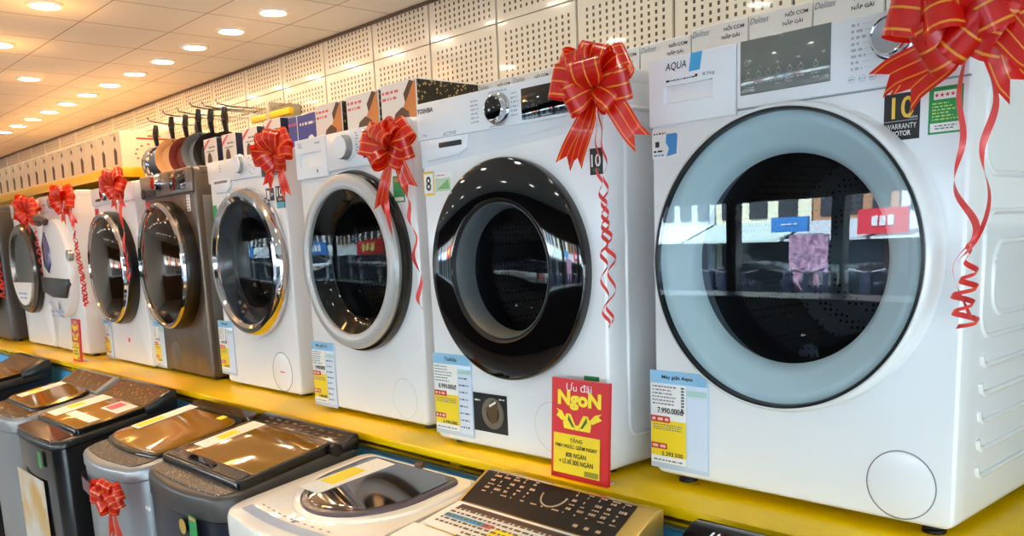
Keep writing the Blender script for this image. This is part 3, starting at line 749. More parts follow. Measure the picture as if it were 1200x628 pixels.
# ------------------------------------------------------------------ price cards
def price_card(label, t, u, z0, w=.142, h=.208, title='Máy giặt', price='7.990.000', low='5.393.500', seed=1, blank=True, y=-.004, tilt=0.):
    """card in a clear sleeve stuck to the front of a washer"""
    mw = Matrix.Translation(t.location) @ Matrix.Rotation(t.rotation_euler[2], 4, 'Z')
    p = mw @ Vector((u, y, z0))
    c = thing('price_card', label, 'price tag', p, t.rotation_euler[2])
    c.rotation_euler = (0, tilt, t.rotation_euler[2])
    MB().box(-w / 2 - .002, w / 2 + .002, .0, .003, 0, h, .0008).build('sleeve', SLEEVE, c)
    w2 = w / 2; split = w2 - .052 if w > .12 else w2 - .04
    b = MB(); r = random.Random(seed)
    b.quad(-w2, w2, h * .875, h, -.0004); b.mi = 1; b.quad(-w2, split, .012, h * .87, -.0004); b.mi = 2; b.quad(-w2, split, h * .13, h * .5, -.0007)
    b.mi = 3; b.quad(-w2, -w2 + .05, h * .475, h * .54, -.001); b.quad(-w2, -w2 + .042, h * .2, h * .26, -.001)
    b.mi = 4; b.quad(split + .002, w2, .01, h * .77, -.0004); b.mi = 5; b.quad(split + .002, w2, h * .77, h * .83, -.0004)
    b.build('printed_sheet', [TAGBLUE, PAPER, YEL, TAGRED, M('pale_sheet', (214, 226, 244), .5), M('pale_green', (176, 214, 206), .5)], c, smooth=False, norm=False)
    letter(c, [(title, -.002, h * .937, min(w * .55, .0055 * len(title) + .01), .0105, .015, 0), (price + 'đ', (split - w2) / 2 + .006, h * .6, (split + w2) * .74, .013, .02, 0), (low, (split - w2) / 2 + .01, h * .155, (split + w2) * .6, .0095, .02, 0)], INK, -.0013)
    rows = [(-w2 + .005, split - .02 - .02 * r.random(), h * (.84 - .035 * k), .0025) for k in range(6)] + [(-w2 + .006, split - .01, h * (.45 - .022 * k), .002) for k in range(3)] + [(-w2 + .006, split - .01, h * .085, .003)]
    if not blank: rows += [(split + .006, w2 - .006 - .012 * r.random(), h * (.72 - .085 * k), .004) for k in range(8)]
    else: rows += [(split - .012, split - .004, h * (.84 - .03 * k), .004) for k in range(9)]
    marks(c, rows, M('print_dim', (92, 98, 116), .5), -.0012, seed)
    marks(c, [(-w2 + .004, -w2 + .046, h * .507, .006), (-w2 + .004, -w2 + .038, h * .23, .006)], M('pale_red_print', (250, 200, 180), .5), -.0014, seed + 2)
    return c
price_card('blue price card on the large right-hand washer, left bottom corner', t1, -.243, .013, .143, .21, 'Máy giặt Aqua', '7.990.000', '5.393.500', 1)
price_card('blue price card beside the black motor label on the black-ringed washer', t2, -.222, .016, .148, .214, 'Toshiba', '8.990.000', '6.990.000', 2, False)
price_card('blue price card on the washer with the grey door ring', t3, -.24, -.002, .136, .212, 'Máy giặt LG', '9.490.000', '7.490.000', 3, False)
price_card('pale price card on the washer with the chrome door ring', t4, -.265, .03, .125, .215, 'Máy giặt', '8.490.000', '6.490.000', 4)
price_card('pale price card at the lower left of the dark steel washer', t5, -.28, .0, .125, .215, 'Máy giặt', '9.990.000', '8.990.000', 5)
price_card('pale price card on the white washer with a mirrored brown door', t6, -.285, .0, .115, .2, 'Máy giặt', '9.290.000', '7.990.000', 6)

# ------------------------------------------------------------------ red offer signs on the platform edge
def offer_sign(label, x, y, w, h, rz, big=True):
    t = thing('offer_sign', label, 'sign', (x, y, DECK), rz)
    tl = .012
    def P(q): return (q[0], q[1] + q[2] * tl / .2, q[2])
    b = MB()
    lp = [[P((-w / 2, -.002, .001)), P((w / 2, -.002, .001)), P((w / 2, -.002, h)), P((-w / 2, -.002, h))], [P((-w / 2, .006, .001)), P((w / 2, .006, .001)), P((w / 2, .006, h)), P((-w / 2, .006, h))]]
    b.loops(lp, True, True); b.build('board', RED, t, smooth=False)
    b = MB(); q = lambda u, z, y=-.0024: P((u, y, z))
    a = .455 * h; b.face([q(-w * .46, .012), q(w * .36, .012), q(w * .36, a), q(-w * .46, a)])
    b.mi = 1
    for pts in ([(-.4, .7), (-.3, .68), (-.22, .6), (-.3, .585), (-.4, .63), (-.36, .665)], [(.4, .7), (.28, .68), (.16, .6), (.24, .585), (.4, .64), (.34, .67)],
                [(-.26, .51), (-.08, .505), (-.06, .56), (-.14, .66), (-.22, .66), (-.28, .57)], [(.2, .505), (.02, .505), (0, .56), (.08, .66), (.16, .66), (.22, .57)], [(-.07, .505), (.01, .505), (-.0, .555), (-.06, .555)]):
        b.face([q(u * w - .01 * w, z * h, -.0026) for u, z in pts])
    b.mi = 2
    for pts in ([(-.19, .65), (-.1, .55), (-.08, .53), (-.12, .53), (-.2, .6)], [(.13, .65), (.04, .55), (.02, .53), (.06, .53), (.14, .6)]):
        b.face([q(u * w, z * h, -.0028) for u, z in pts])
    b.mi = 3; b.face([q(w * .1, .014, -.0027), q(w * .34, .014, -.0027), q(w * .34, .026, -.0027), q(w * .1, .026, -.0027)])
    b.build('printed_panel', [YEL, M('sign_yellow', (252, 226, 40), .45), M('sign_green', (60, 96, 30), .5), M('sign_olive', (150, 140, 30), .5)], t, smooth=False, norm=False)
    tf = lambda p: P(p)
    b = MB(); add_text(b, 'ƯU ĐÃI' if not big else 'Ưu đãi', -.01 * w, h * .93, -.003, w * .44, h * .085, 0, 0, 0, tf); b.build('lettering', PAPER, t, smooth=False, norm=False)
    b = MB(); add_text(b, 'NgoN', -.005 * w, h * .795, -.003, w * .76, h * .19, .05, 0, 0, tf); b.build('lettering', M('sign_yellow', (252, 226, 40), .45), t, smooth=False, norm=False)
    b = MB()
    for s, z, ww in (('TẶNG', .40, .22), ('PMH HOẶC GIẢM NGAY', .335, .74), ('800 NGÀN', .255, .36), ('+ LÌ XÌ 300 NGÀN', .185, .6)): add_text(b, s, -.05 * w, h * z, -.0032, w * ww, h * .06, .02, 0, -.0, tf)
    b.build('lettering', INK, t, smooth=False, norm=False)
    MB().box(-w * .3, w * .42, .004, .035, 0, .003).build('stand_foot', M('clear_plastic', (214, 212, 200), .2), t, smooth=False)
    return t
offer_sign('red and yellow NgoN offer sign leaning before the black-ringed washer', -.252, -.128, .168, .222, .0)
offer_sign('small red and yellow offer sign by the washer with the oval white door', -3.77, -.1, .125, .215, .0, False)

# ------------------------------------------------------------------ gift bows
def bow(label, c, s=.1, seed=1, tails=(), curls=(), width=.74, loops=10, rz=.35):
    """pull bow: ribbon loops round a knot, tails with notched ends, curling ribbon"""
    rnd = random.Random(seed)
    t = thing('gift_bow', label, 'bow', c, 0.)
    n = Vector((math.sin(rz), -math.cos(rz), 0))
    ex = Vector((math.cos(rz), math.sin(rz), 0)); ez = Vector((0, 0, 1))
    hw = s * width * .5
    MB().lathez([(0, -s * .1), (s * .1, -s * .08), (s * .13, 0), (s * .1, s * .08), (0, s * .1)], 0, 0, 16).build('knot', RIBBON, t)
    spec = [(38, .18, 1.05), (142, .18, 1.05), (8, .3, .95), (172, .3, .95), (68, .45, .95), (112, .5, .9), (-32, .35, .75), (212, .35, .75), (90, .95, .8), (20, .9, .7), (160, .9, .7), (-60, .9, .55), (240, .95, .55)]
    for a, tilt, L in spec[:loops]:
        a = math.radians(a + rnd.uniform(-9, 9)); tilt += rnd.uniform(-.08, .08); L *= s * rnd.uniform(.94, 1.06)
        d = (ex * math.cos(a) + ez * math.sin(a)) * math.cos(tilt) + n * math.sin(tilt)
        ax = n.cross(d).normalized() if tilt < 1.2 else ex.copy()
        side = d.cross(ax).normalized(); q = rnd.uniform(-.55, .55)
        ax, side = (ax * math.cos(q) + side * math.sin(q)).normalized(), (side * math.cos(q) - ax * math.sin(q)).normalized()
        pts, wv = [], []; N = 18; B = s * rnd.uniform(.24, .34)
        for k in range(N + 1):
            u = k / N; ph = 2 * PI * u
            pts.append(d * (L * (1 - math.cos(ph)) / 2) + side * (B * math.sin(ph) * (.3 + .7 * math.sin(PI * u))) + n * (.1 * s))
            wv.append(ax * (hw * (.22 + .78 * min(1, math.sin(PI * u) ** 1.3 * 1.35))))
        MB().strip(pts, wv).build('ribbon_loop', RIBBON, t, angle=80, norm=False)
    for (dx, dy, dz, wd) in tails:
        e = Vector((dx, dy, dz)); side = Vector((-dz, 0, dx)).normalized(); N = 12; pts, wv = [], []
        for k in range(N + 1):
            u = k / N
            pts.append(e * u + n * (.12 * s * math.sin(PI * u) + .05 * s) + side * (.1 * s * math.sin(PI * u * 1.3)))
            wv.append((side * math.cos(.5 - u) + n * math.sin(.5 - u) * .6) * (wd * .5 * (.35 + .65 * min(1, u * 2.2))))
        b = MB(); b.strip(pts, wv)
        # notched end: two points
        L = pts[-1]; w = wv[-1]; dr = e.normalized() * wd * .55; vs = list(b.bm.verts)[-3:]
        for s_ in (-1, 1):
            o = vs[0] if s_ < 0 else vs[2]
            v = b.bm.verts.new(L + w * s_ + dr); b.face([vs[1], o, v] if s_ > 0 else [o, vs[1], v], [(9, .5), (9, 1 if s_ > 0 else 0), (9.5, 1 if s_ > 0 else 0)] if s_ > 0 else [(9, 0), (9, .5), (9.5, 0)])
        b.build('ribbon_tail', RIBBON, t, angle=80, norm=False)
    for (path, wd, amp, turns) in curls:
        P = [Vector(p) for p in path]; N = 90 if turns > 4 else 50; pts, wv = [], []
        for k in range(N + 1):
            u = k / N; f = u * (len(P) - 1); i = min(int(f), len(P) - 2); g = f - i
            g2 = g * g * (3 - 2 * g) if False else g
            p0 = P[max(i - 1, 0)]; p1 = P[i]; p2 = P[i + 1]; p3 = P[min(i + 2, len(P) - 1)]
            p = .5 * ((2 * p1) + (p2 - p0) * g2 + (2 * p0 - 5 * p1 + 4 * p2 - p3) * g2 ** 2 + (3 * p1 - p0 - 3 * p2 + p3) * g2 ** 3)
            a = turns * 2 * PI * u + seed; am = amp * min(1, u * 2.)
            p = p + ex * (am * math.cos(a)) + n * (am * .8 * math.sin(a) + am)
            pts.append(p); tw = a * .5 if turns <= 4 else .4 * math.sin(a)
            wv.append((Vector((math.cos(tw), math.sin(tw) * .7, .55)) if turns <= 4 else Vector((.45 + .2 * math.sin(a), -.3, .8))).normalized() * wd * .5)
        MB().strip(pts, wv).build('curling_ribbon', CURL, t, angle=80, norm=False)
    return t

def wpos(t, u, d, z):
    return Matrix.Translation(t.location) @ Matrix.Rotation(t.rotation_euler[2], 4, 'Z') @ Vector((u, -d, z))
def bow_on(t, label, u, d, z, s, seed, tails, curls, **k): return bow(label, wpos(t, u, d, z), s, seed, tails, curls, **k)

bow_on(t1, 'large red and gold bow on the big washer at the right', .322, .078, .787, .105, 3,
       [(-.105, .01, -.062, .05), (-.075, .02, -.085, .05), (.075, -.01, -.085, .05), (.1, -.03, -.055, .05)],
       [([(0, .03, -.02), (-.022, .045, -.1), (-.012, .05, -.17), (-.018, .05, -.24), (.006, .05, -.3), (-.012, .05, -.355), (.002, .05, -.43)], .011, .008, 2.5),
        ([(.01, .03, -.02), (.03, .045, -.1), (.016, .05, -.17), (.03, .05, -.24), (.006, .05, -.31), (-.005, .05, -.34)], .011, .006, 2.),
        ([(-.002, .052, -.315), (.004, .055, -.36), (-.006, .055, -.4), (.006, .052, -.44)], .01, .016, 5.)], loops=12)
bow_on(t2, 'red and gold bow at the top right of the black-ringed washer', .342, .065, .8, .086, 7,
       [(-.075, .0, -.125, .045), (-.045, .0, -.13, .035), (.085, .02, -.09, .05)],
       [([(-.01, .01, -.03), (-.015, .02, -.15), (-.005, .03, -.25), (-.012, .03, -.34), (-.008, .03, -.47)], .012, .008, 9),
        ([(-.005, .01, -.03), (.005, .02, -.15), (-.006, .03, -.25), (.01, .03, -.34), (0, .03, -.46)], .012, .009, 8)], loops=9)
bow_on(t3, 'red and gold bow at the top right of the grey-ringed washer', .30, .06, .757, .083, 11,
       [(-.06, .0, -.14, .045), (.07, .0, -.09, .05)],
       [([(-.03, 0, -.03), (-.045, .005, -.12), (-.04, .01, -.22)], .016, .002, 1.), ([(.01, .0, -.03), (.035, .02, -.15), (.05, .025, -.28), (.052, .03, -.42)], .012, .008, 4)], loops=9)
bow_on(t4, 'red bow at the top right of the chrome-ringed washer', .355, .05, .822, .085, 17, [(-.07, .0, -.09, .045), (.045, .0, -.12, .045)], [], loops=8)
bow_on(t6, 'red bow on the white washer left of the dark steel one', .335, .078, .812, .082, 23, [(-.05, 0, -.08, .045), (.05, 0, -.08, .04)],
       [([(.01, .0, -.03), (.02, .0, -.2), (.03, .0, -.32), (.03, .0, -.42)], .012, .006, 4), ([(.0, .0, -.03), (.01, .0, -.16), (.02, .0, -.3), (.02, .0, -.4)], .012, .006, 3)], loops=8)
bow_on(t7, 'red bow on the washer with the oval white door', .39, .045, .785, .09, 29, [(-.06, 0, -.09, .045), (.1, -.0, -.1, .05)],
       [([(.02, .01, -.03), (.03, .02, -.2), (.04, .03, -.38), (.05, .03, -.52)], .014, .014, 10), ([(.0, .01, -.03), (.02, .02, -.2), (.035, .03, -.36), (.04, .03, -.5)], .014, .014, 9)], loops=8)
bow_on(t8, 'red bow on the washer with the dark round door near the left edge', .32, .05, .77, .1, 31, [(-.07, 0, -.09, .05)],
       [([(.02, .01, -.03), (.03, .02, -.2), (.05, .03, -.38)], .014, .014, 8)], loops=8)
bow_on(t9, 'red bow on the dark washer cut by the left edge', .33, .05, .735, .11, 37, [(.05, 0, -.1, .05), (-.04, 0, -.1, .05)],
       [([(.0, .01, -.03), (.02, .02, -.2), (.05, .03, -.46)], .016, .02, 9), ([(.03, .01, -.03), (.06, .02, -.2), (.06, .03, -.4)], .016, .02, 8)])

# ------------------------------------------------------------------ top-loading washers
def plan(w, y0, y1, cf, cb, bulge, ins=0., n=8):
    """plan outline, counter-clockwise from the front left corner; front edge bulges toward -Y"""
    x = w / 2 - ins; y0 += ins; y1 -= ins; cf = max(cf - ins, .004); cb = max(cb - ins, .003); P = []
    for k in range(n + 1): a = PI + PI / 2 * k / n; P.append((-x + cf + cf * math.cos(a), y0 + cf + cf * math.sin(a)))
    for k in range(1, 12):
        u = k / 12; P.append((-x + cf + (2 * x - 2 * cf) * u, y0 - bulge * math.sin(PI * u)))
    for k in range(n + 1): a = 1.5 * PI + PI / 2 * k / n; P.append((x - cf + cf * math.cos(a), y0 + cf + cf * math.sin(a)))
    for k in range(n + 1): a = PI / 2 * k / n; P.append((x - cb + cb * math.cos(a), y1 - cb + cb * math.sin(a)))
    for k in range(n + 1): a = PI / 2 + PI / 2 * k / n; P.append((-x + cb + cb * math.cos(a), y1 - cb + cb * math.sin(a)))
    return P

class TL:
    def __init__(s, label, x0, x1, yf, yb, zf, zr, body, rim, cf=.06, bulge=.015, drop=.05, cb=.02):
        s.w = x1 - x0; s.yf, s.yb, s.zf, s.zr = yf, yb, zf - FLOOR, zr - FLOOR
        s.t = thing('top_load_washer', label, 'washing machine', ((x0 + x1) / 2, 0, FLOOR))
        pl = lambda ins: plan(s.w, yf, yb, cf, cb, bulge, ins)
        Z = s.z
        lp = [[(x, y, .035) for x, y in pl(.02)], [(x, y, .06) for x, y in pl(.006)], [(x, y, Z(y) - drop) for x, y in pl(0.004)], [(x, y, Z(y) - drop + .002) for x, y in pl(.007)]]
        MB().loops(lp, True, True).build('body', body, s.t, angle=40)
        lp = [[(x, y, Z(y) - drop + .003) for x, y in pl(.004)], [(x, y, Z(y) - drop + .005) for x, y in pl(.0)], [(x, y, Z(y) - .012) for x, y in pl(.0)], [(x, y, Z(y) - .003) for x, y in pl(.004)], [(x, y, Z(y)) for x, y in pl(.012)]]
        MB().loops(lp, True, True).build('top_frame', rim, s.t, angle=40)
        for x in (-s.w / 2 + .05, s.w / 2 - .05):
            for y in (yf + .08, yb - .06): MB().lathez([(0, 0), (.025, 0), (.025, .015), (.015, .02), (.015, .05), (0, .05)], x, y, 14).build('foot', BLACK, s.t)
    def z(s, y):
        u = (y - s.yf) / (s.yb - s.yf); return s.zf + (s.zr - s.zf) * u
    def slab(s, name, mat, pts, h0, h1, bev=.003, parent=None, smooth=True):
        """polygon in plan laid on the sloping top between heights h0 and h1 above it"""
        b = MB(); n = len(pts); lo = [(x, y, s.z(y) + h0) for x, y in pts]; hi = [(x, y, s.z(y) + h1) for x, y in pts]
        c = (sum(p[0] for p in pts) / n, sum(p[1] for p in pts) / n)
        def sh(p, k): d = math.hypot(p[0] - c[0], p[1] - c[1]); return (p[0] - (p[0] - c[0]) / d * k, p[1] - (p[1] - c[1]) / d * k)
        mid = [(x, y, s.z(y) + h1 - bev) for x, y in pts]; tp = [(*sh(p, bev), s.z(p[1]) + h1) for p in pts]
        b.loops([lo, mid, tp], True, True)
        return b.build(name, mat, parent or s.t, angle=40, smooth=smooth)
    def rect(s, x0, x1, y0, y1, r=.01, n=4, bow_=0.):
        P = []
        for (x, y, a) in ((x0 + r, y0 + r, PI), (x1 - r, y0 + r, 1.5 * PI), (x1 - r, y1 - r, 0), (x0 + r, y1 - r, PI / 2)):
            for k in range(n + 1): P.append((x + r * math.cos(a + PI / 2 * k / n), y + r * math.sin(a + PI / 2 * k / n)))
            if bow_ and a == PI:
                for k in range(1, 10): u = k / 10; P.append((x0 + r + (x1 - x0 - 2 * r) * u, y0 - bow_ * math.sin(PI * u)))
        return P
    def console(s, mat, y0, y1, h0, h1, inset=.0, name='control_panel', side=None):
        """raised sloping console at the back"""
        x = s.w / 2 - inset; zl = s.z(y0) + h0; zh = s.zr + h1; b = MB()
        f = [(-x, y0, s.z(y0) - .01), (x, y0, s.z(y0) - .01), (x, y0, zl), (-x, y0, zl)]
        b.mi = 0
        A = [(-x, y0, s.z(y0) - .01), (-x, y0, zl), (-x, y0 + (y1 - y0) * .8, zh), (-x, y1, zh), (-x, y1, s.zr - .02)]
        Bq = [(x, p[1], p[2]) for p in A]
        va = [b.bm.verts.new(p) for p in A]; vb = [b.bm.verts.new(p) for p in Bq]; n = len(A)
        b.face(va[::-1]); b.face(vb)
        for i in range(n): b.face([va[i], va[(i + 1) % n], vb[(i + 1) % n], vb[i]])
        bmesh.ops.bevel(b.bm, geom=b.bm.edges[:], offset=.004, segments=2, profile=.5, affect='EDGES')
        o = b.build(name, mat, s.t, angle=40)
        s.cons = (y0, zl, y0 + (y1 - y0) * .8, zh)
        return o
    def on_console(s, u, v, lift=.0015):
        """point on the console slope: u across (m), v 0..1 up the slope"""
        y0, z0, y1, z1 = s.cons; return (u, y0 + (y1 - y0) * v, z0 + (z1 - z0) * v + lift)

AMBER = M('smoked_lid', (158, 108, 4), .08, 0, .6, .3)
AMBER2 = M('smoked_lid_dark', (128, 90, 8), .08, 0, .6, .3)
LIDEDGE = M('lid_edge_black', (16, 14, 13), .2)
GREYBODY = M('grey_body', (150, 152, 156), .35, .3)
SILVERB = M('silver_body', (158, 161, 166), .32, .4)
BLACKB = M('black_body', (22, 22, 24), .3, 0, .5, .2)
CHARB = M('charcoal_rim', (74, 72, 70), .35, .3)
NAVYB = noisy('navy_front', (30, 34, 46), (40, 44, 58), 4., .3, .2)
GLIT = speckle('speckled_panel', (46, 44, 42), (170, 160, 146), 160., .6, .35)
BROWNP = speckle('brown_panel', (92, 60, 22), (200, 150, 80), 70., .72, .2)

def paper(label, T, pts, h, mats_fn=None, mat=None, group=None, thick=.0012):
    """sheet lying on a lid; pts in the machine's plan"""
    o = bpy.data.objects.new('paper_sheet', None); C.objects.link(o)
    cx = sum(p[0] for p in pts) / len(pts); cyy = sum(p[1] for p in pts) / len(pts)
    o.location = (T.t.location[0] + cx, cyy, T.z(cyy) + h + FLOOR)
    tag(o, label, 'paper', group)
    def q(x, y, up_): return (x - cx, y - cyy, T.z(y) - T.z(cyy) + up_)
    b = MB(); lo = [q(x, y, 0) for x, y in pts]; hi = [q(x, y, thick) for x, y in pts]; b.loops([lo, hi], True, True); b.build('sheet', mat or PAPER, o, smooth=False)
    def patch(name, m, x0, x1, y0, y1, lift=.0006):
        MB_ = MB(); MB_.face([q(x0, y0, thick + lift), q(x1, y0, thick + lift), q(x1, y1, thick + lift), q(x0, y1, thick + lift)]); return MB_.build(name, m, o, smooth=False, norm=False)
    if mats_fn: mats_fn(patch, q, o)
    return o

HL = M('highlighter', (248, 226, 40), .5)
# T: dark charcoal machine in the middle
T = TL('charcoal top-loading washer with a dark tinted lid, third from the right in the lower row', -1.56, -1.03, -.605, -.19, -.1, -.025, NAVYB, CHARB, .07, .02, .07)
def mT(T):
    w = T.w / 2
    T.slab('button_panel', GLIT, T.rect(-w + .02, w - .02, -.59, -.5, .04, 5, .012), -.002, .004)
    l = T.slab('lid', [LIDEDGE], T.rect(-w + .01, w - .015, -.548, -.258, .02), .0, .024, .004)
    T.slab('lid_glass', AMBER2, T.rect(-w + .022, w - .027, -.5, -.268, .012), .0235, .0265, .001, l)
    h = T.slab('lid_handle', M('lid_dent', (70, 66, 64), .15, .3), T.rect(-w + .022, w - .03, -.54, -.5, .015), .0235, .0275, .002, l)
    T.slab('handle_grip', GLOSSB, T.rect(-.1, .06, -.532, -.512, .006), .027, .033, .002, h)
    T.console(M('console_black', (34, 28, 22), .15), -.252, -.19, .012, .026)
    b = MB(); r = random.Random(5)
    for v in (.3, .6):
        for k in range(9):
            u = -.2 + k * .05; p = T.on_console(u, v); q = T.on_console(u + .02 + .01 * r.random(), v); p2 = T.on_console(u, v + .14); q2 = T.on_console(u + .02 + .01 * r.random(), v + .14); b.face([p, q, q2, p2])
    b.build('console_marks', BROWN, T.t, smooth=False, norm=False)
    b = MB(); b.tube([(w - .03, -.262, T.z(-.26) + .004), (w + .001, -.262, T.z(-.26) + .004)], .018, 16); b.build('hinge', BLACK, T.t)
    MB().lathe([(.021, -.6255), (.021, -.6265), (0, -.627)], .062, -.2 - FLOOR, 28).build('round_label', GOLD, T.t)
    def ex(b, y): b.mi = 1; b.box(.106, .145, y, y + .0002, -.172 - FLOOR, -.164 - FLOOR)
    sticker(T.t, 'energy_label', GREEN, .102, .15, -.255 - FLOOR, -.16 - FLOOR, -.624, ex, [ORANGE])
    sticker(T.t, 'spec_label', PAPER, -.235, -.2, -.215 - FLOOR, -.205 - FLOOR, -.614)
mT(T)
# G: silver machine with bow
G = TL('silver-grey top-loading washer with a red bow tied to its front', -2.075, -1.585, -.63, -.19, -.115, -.03, SILVERB, SILVERB, .08, .02, .045)
def mG(T):
    w = T.w / 2
    T.slab('button_panel', GLIT, T.rect(-w + .02, w - .03, -.61, -.5, .05, 6, .012), -.002, .003)
    l = T.slab('lid', [LIDEDGE], T.rect(-w + .015, w - .02, -.545, -.23, .05, 6, .015), .0, .014, .006)
    T.slab('lid_glass', AMBER, T.rect(-w + .025, w - .03, -.53, -.26, .045, 6, .012), .0135, .02, .005, l)
    T.slab('back_trim', M('back_trim_brown', (78, 56, 30), .12), T.rect(-w + .02, w - .02, -.235, -.196, .015), .0, .022, .004)
mG(G)
# K: black machine
K = TL('tall black top-loading washer with a gold-lit lid and raised back console', -2.8, -2.29, -.645, -.19, -.13, -.05, M('black_gold_front', (20, 20, 22), .2, 0, .6, .4), BLACKB, .05, .01, .03)
def mK(T):
    w = T.w / 2
    T.slab('front_panel', M('front_brown', (84, 50, 26), .15, 0, .6, .4), T.rect(-w + .012, w - .03, -.64, -.55, .03, 5, .008), -.001, .006)
    l = T.slab('lid', [LIDEDGE], T.rect(-w + .01, w - .02, -.56, -.3, .015), .0, .02, .003)
    T.slab('lid_glass', AMBER, T.rect(-w + .016, w - .03, -.55, -.305, .01), .0195, .022, .001, l)
    T.console(BLACKB, -.31, -.19, .02, .052, 0., 'console')
    y0, z0, y1, z1 = T.cons; b = MB(); b.face([T.on_console(-w + .012, .03), T.on_console(w - .025, .03), T.on_console(w - .025, .97), T.on_console(-w + .012, .97)]); b.build('control_panel', BROWNP, T.t, smooth=False, norm=False)
    sticker(T.t, 'front_poster', noisy('poster_tan', (206, 164, 92), (214, 206, 196), 6., .35), -w + .02, w - .14, -.75 - FLOOR, -.285 - FLOOR, -.655)
    sticker(T.t, 'energy_label', GREEN, .09, .125, -.235 - FLOOR, -.175 - FLOOR, -.6565)
mK(K)
# F: grey machine
F = TL('grey top-loading washer behind the tall black one, light rim and brown lid', -3.4, -2.875, -.63, -.19, -.125, -.045, GREYBODY, GREYBODY, .1, .01, .06)
def mF(T):
    w = T.w / 2
    T.slab('button_panel', BROWNP, T.rect(-w + .015, w - .02, -.61, -.5, .08, 6, .01), -.001, .006)
    l = T.slab('lid', [LIDEDGE], T.rect(-w + .02, w - .05, -.54, -.3, .05, 6), .0, .016, .006)
    T.slab('lid_glass', AMBER, T.rect(-w + .03, w - .06, -.53, -.31, .045, 6), .0155, .02, .004, l)
    T.console(GREYBODY, -.3, -.19, .01, .042, 0., 'console')
    b = MB(); b.face([T.on_console(-w + .02, .06), T.on_console(w - .04, .06), T.on_console(w - .04, .95), T.on_console(-w + .02, .95)]); b.build('control_panel', BROWNP, T.t, smooth=False, norm=False)
mF(F)
# E: farthest black machine
Eo = TL('black top-loading washer farthest left in the lower row', -4.45, -3.9, -.63, -.19, -.12, -.05, BLACKB, BLACKB, .05, .01, .04)
def mE(T):
    w = T.w / 2
    l = T.slab('lid', [LIDEDGE], T.rect(-w + .015, w - .03, -.6, -.31, .02), .0, .018, .004)
    T.slab('lid_glass', AMBER, T.rect(-w + .025, w - .04, -.59, -.32, .015), .0175, .02, .002, l)
    T.console(BLACKB, -.33, -.19, .015, .05, 0., 'console')
    b = MB(); b.face([T.on_console(-w + .01, .04), T.on_console(w - .09, .04), T.on_console(w - .09, .95), T.on_console(-w + .01, .95)]); b.build('control_panel', BROWNP, T.t, smooth=False, norm=False)
mE(Eo)
# W: white round-lidded machine
Wt = TL('cream-white top-loading washer with a rounded dark window in its lid', -.985, -.462, -.635, -.195, -.1, -.04, M('white_body_plastic', (236, 233, 226), .28, 0, .5, .3), M('white_top_plastic', (238, 234, 226), .22, 0, .5, .4), .075, .015, .06, .04)
def mW(T):
    w = T.w / 2; ox = .012
    E_ = lambda a, b_, cy, n=40: [(ox + a * math.cos(2 * PI * k / n) * (1 if True else 0), cy + b_ * math.sin(2 * PI * k / n)) for k in range(n)]
    def dshape(a, yf, yb, r):
        P = []
        n = 22
        for k in range(n + 1):
            t_ = PI + PI * k / n; P.append((ox + a * math.cos(t_), yf + (yb - yf) * .62 + (yb - yf) * .62 * math.sin(t_)))
        for k in range(5): t_ = PI / 2 * k / 4; P.append((ox + a - r + r * math.cos(t_), yb - r + r * math.sin(t_)))
        for k in range(5): t_ = PI / 2 + PI / 2 * k / 4; P.append((ox - a + r + r * math.cos(t_), yb - r + r * math.sin(t_)))
        return P
    T.slab('lid', M('white_top_plastic', (238, 234, 226), .22, 0, .5, .4), dshape(.225, -.545, -.215, .04), -.002, .006, .004)
    f = T.slab('window_frame', M('lid_violet_frame', (86, 76, 84), .2), dshape(.19, -.53, -.235, .03), .003, .014, .004)
    T.slab('window', M('lid_window_dark', (34, 28, 34), .06, 0, .9, .5), dshape(.172, -.512, -.245, .025), .0135, .016, .002, f)
    T.slab('lid_latch', BROWN, T.rect(.0 + ox - .012, ox + .014, -.228, -.214, .004), .004, .02, .003)
    b = MB(); r = random.Random(4)
    P = [(-.2 + .36 * k / 12, -.585 - .012 * math.sin(PI * k / 12)) for k in range(13)]
    b.loops([[(x, y - .014, T.z(y - .014) + .0014) for x, y in P] + [(x, y + .014, T.z(y + .014) + .0014) for x, y in P[::-1]]], False, True); b.build('button_panel', M('panel_pale_blue', (168, 186, 214), .3), T.t, smooth=False, norm=False)
    b = MB()
    for k in range(11):
        x = -.17 + k * .03; y = -.56 - .01 * math.sin(PI * k / 11); b.face([(x + dx, y + dy, T.z(y + dy) + .0016) for dx, dy in ((0, 0), (.012, 0), (.012, .004), (0, .004))])
    x, y = .0, -.578; b.face([(x + dx, y + dy, T.z(y + dy) + .0018) for dx, dy in ((0, 0), (.014, 0), (.014, .012), (0, .012))])
    b.build('printed_marks', M('print_slate', (96, 112, 150), .4), T.t, smooth=False, norm=False)
    sticker(T.t, 'spec_label', M('label_olive', (96, 110, 60), .4), -.225, -.165, -.24 - FLOOR, -.165 - FLOOR, -.648)
mW(Wt)
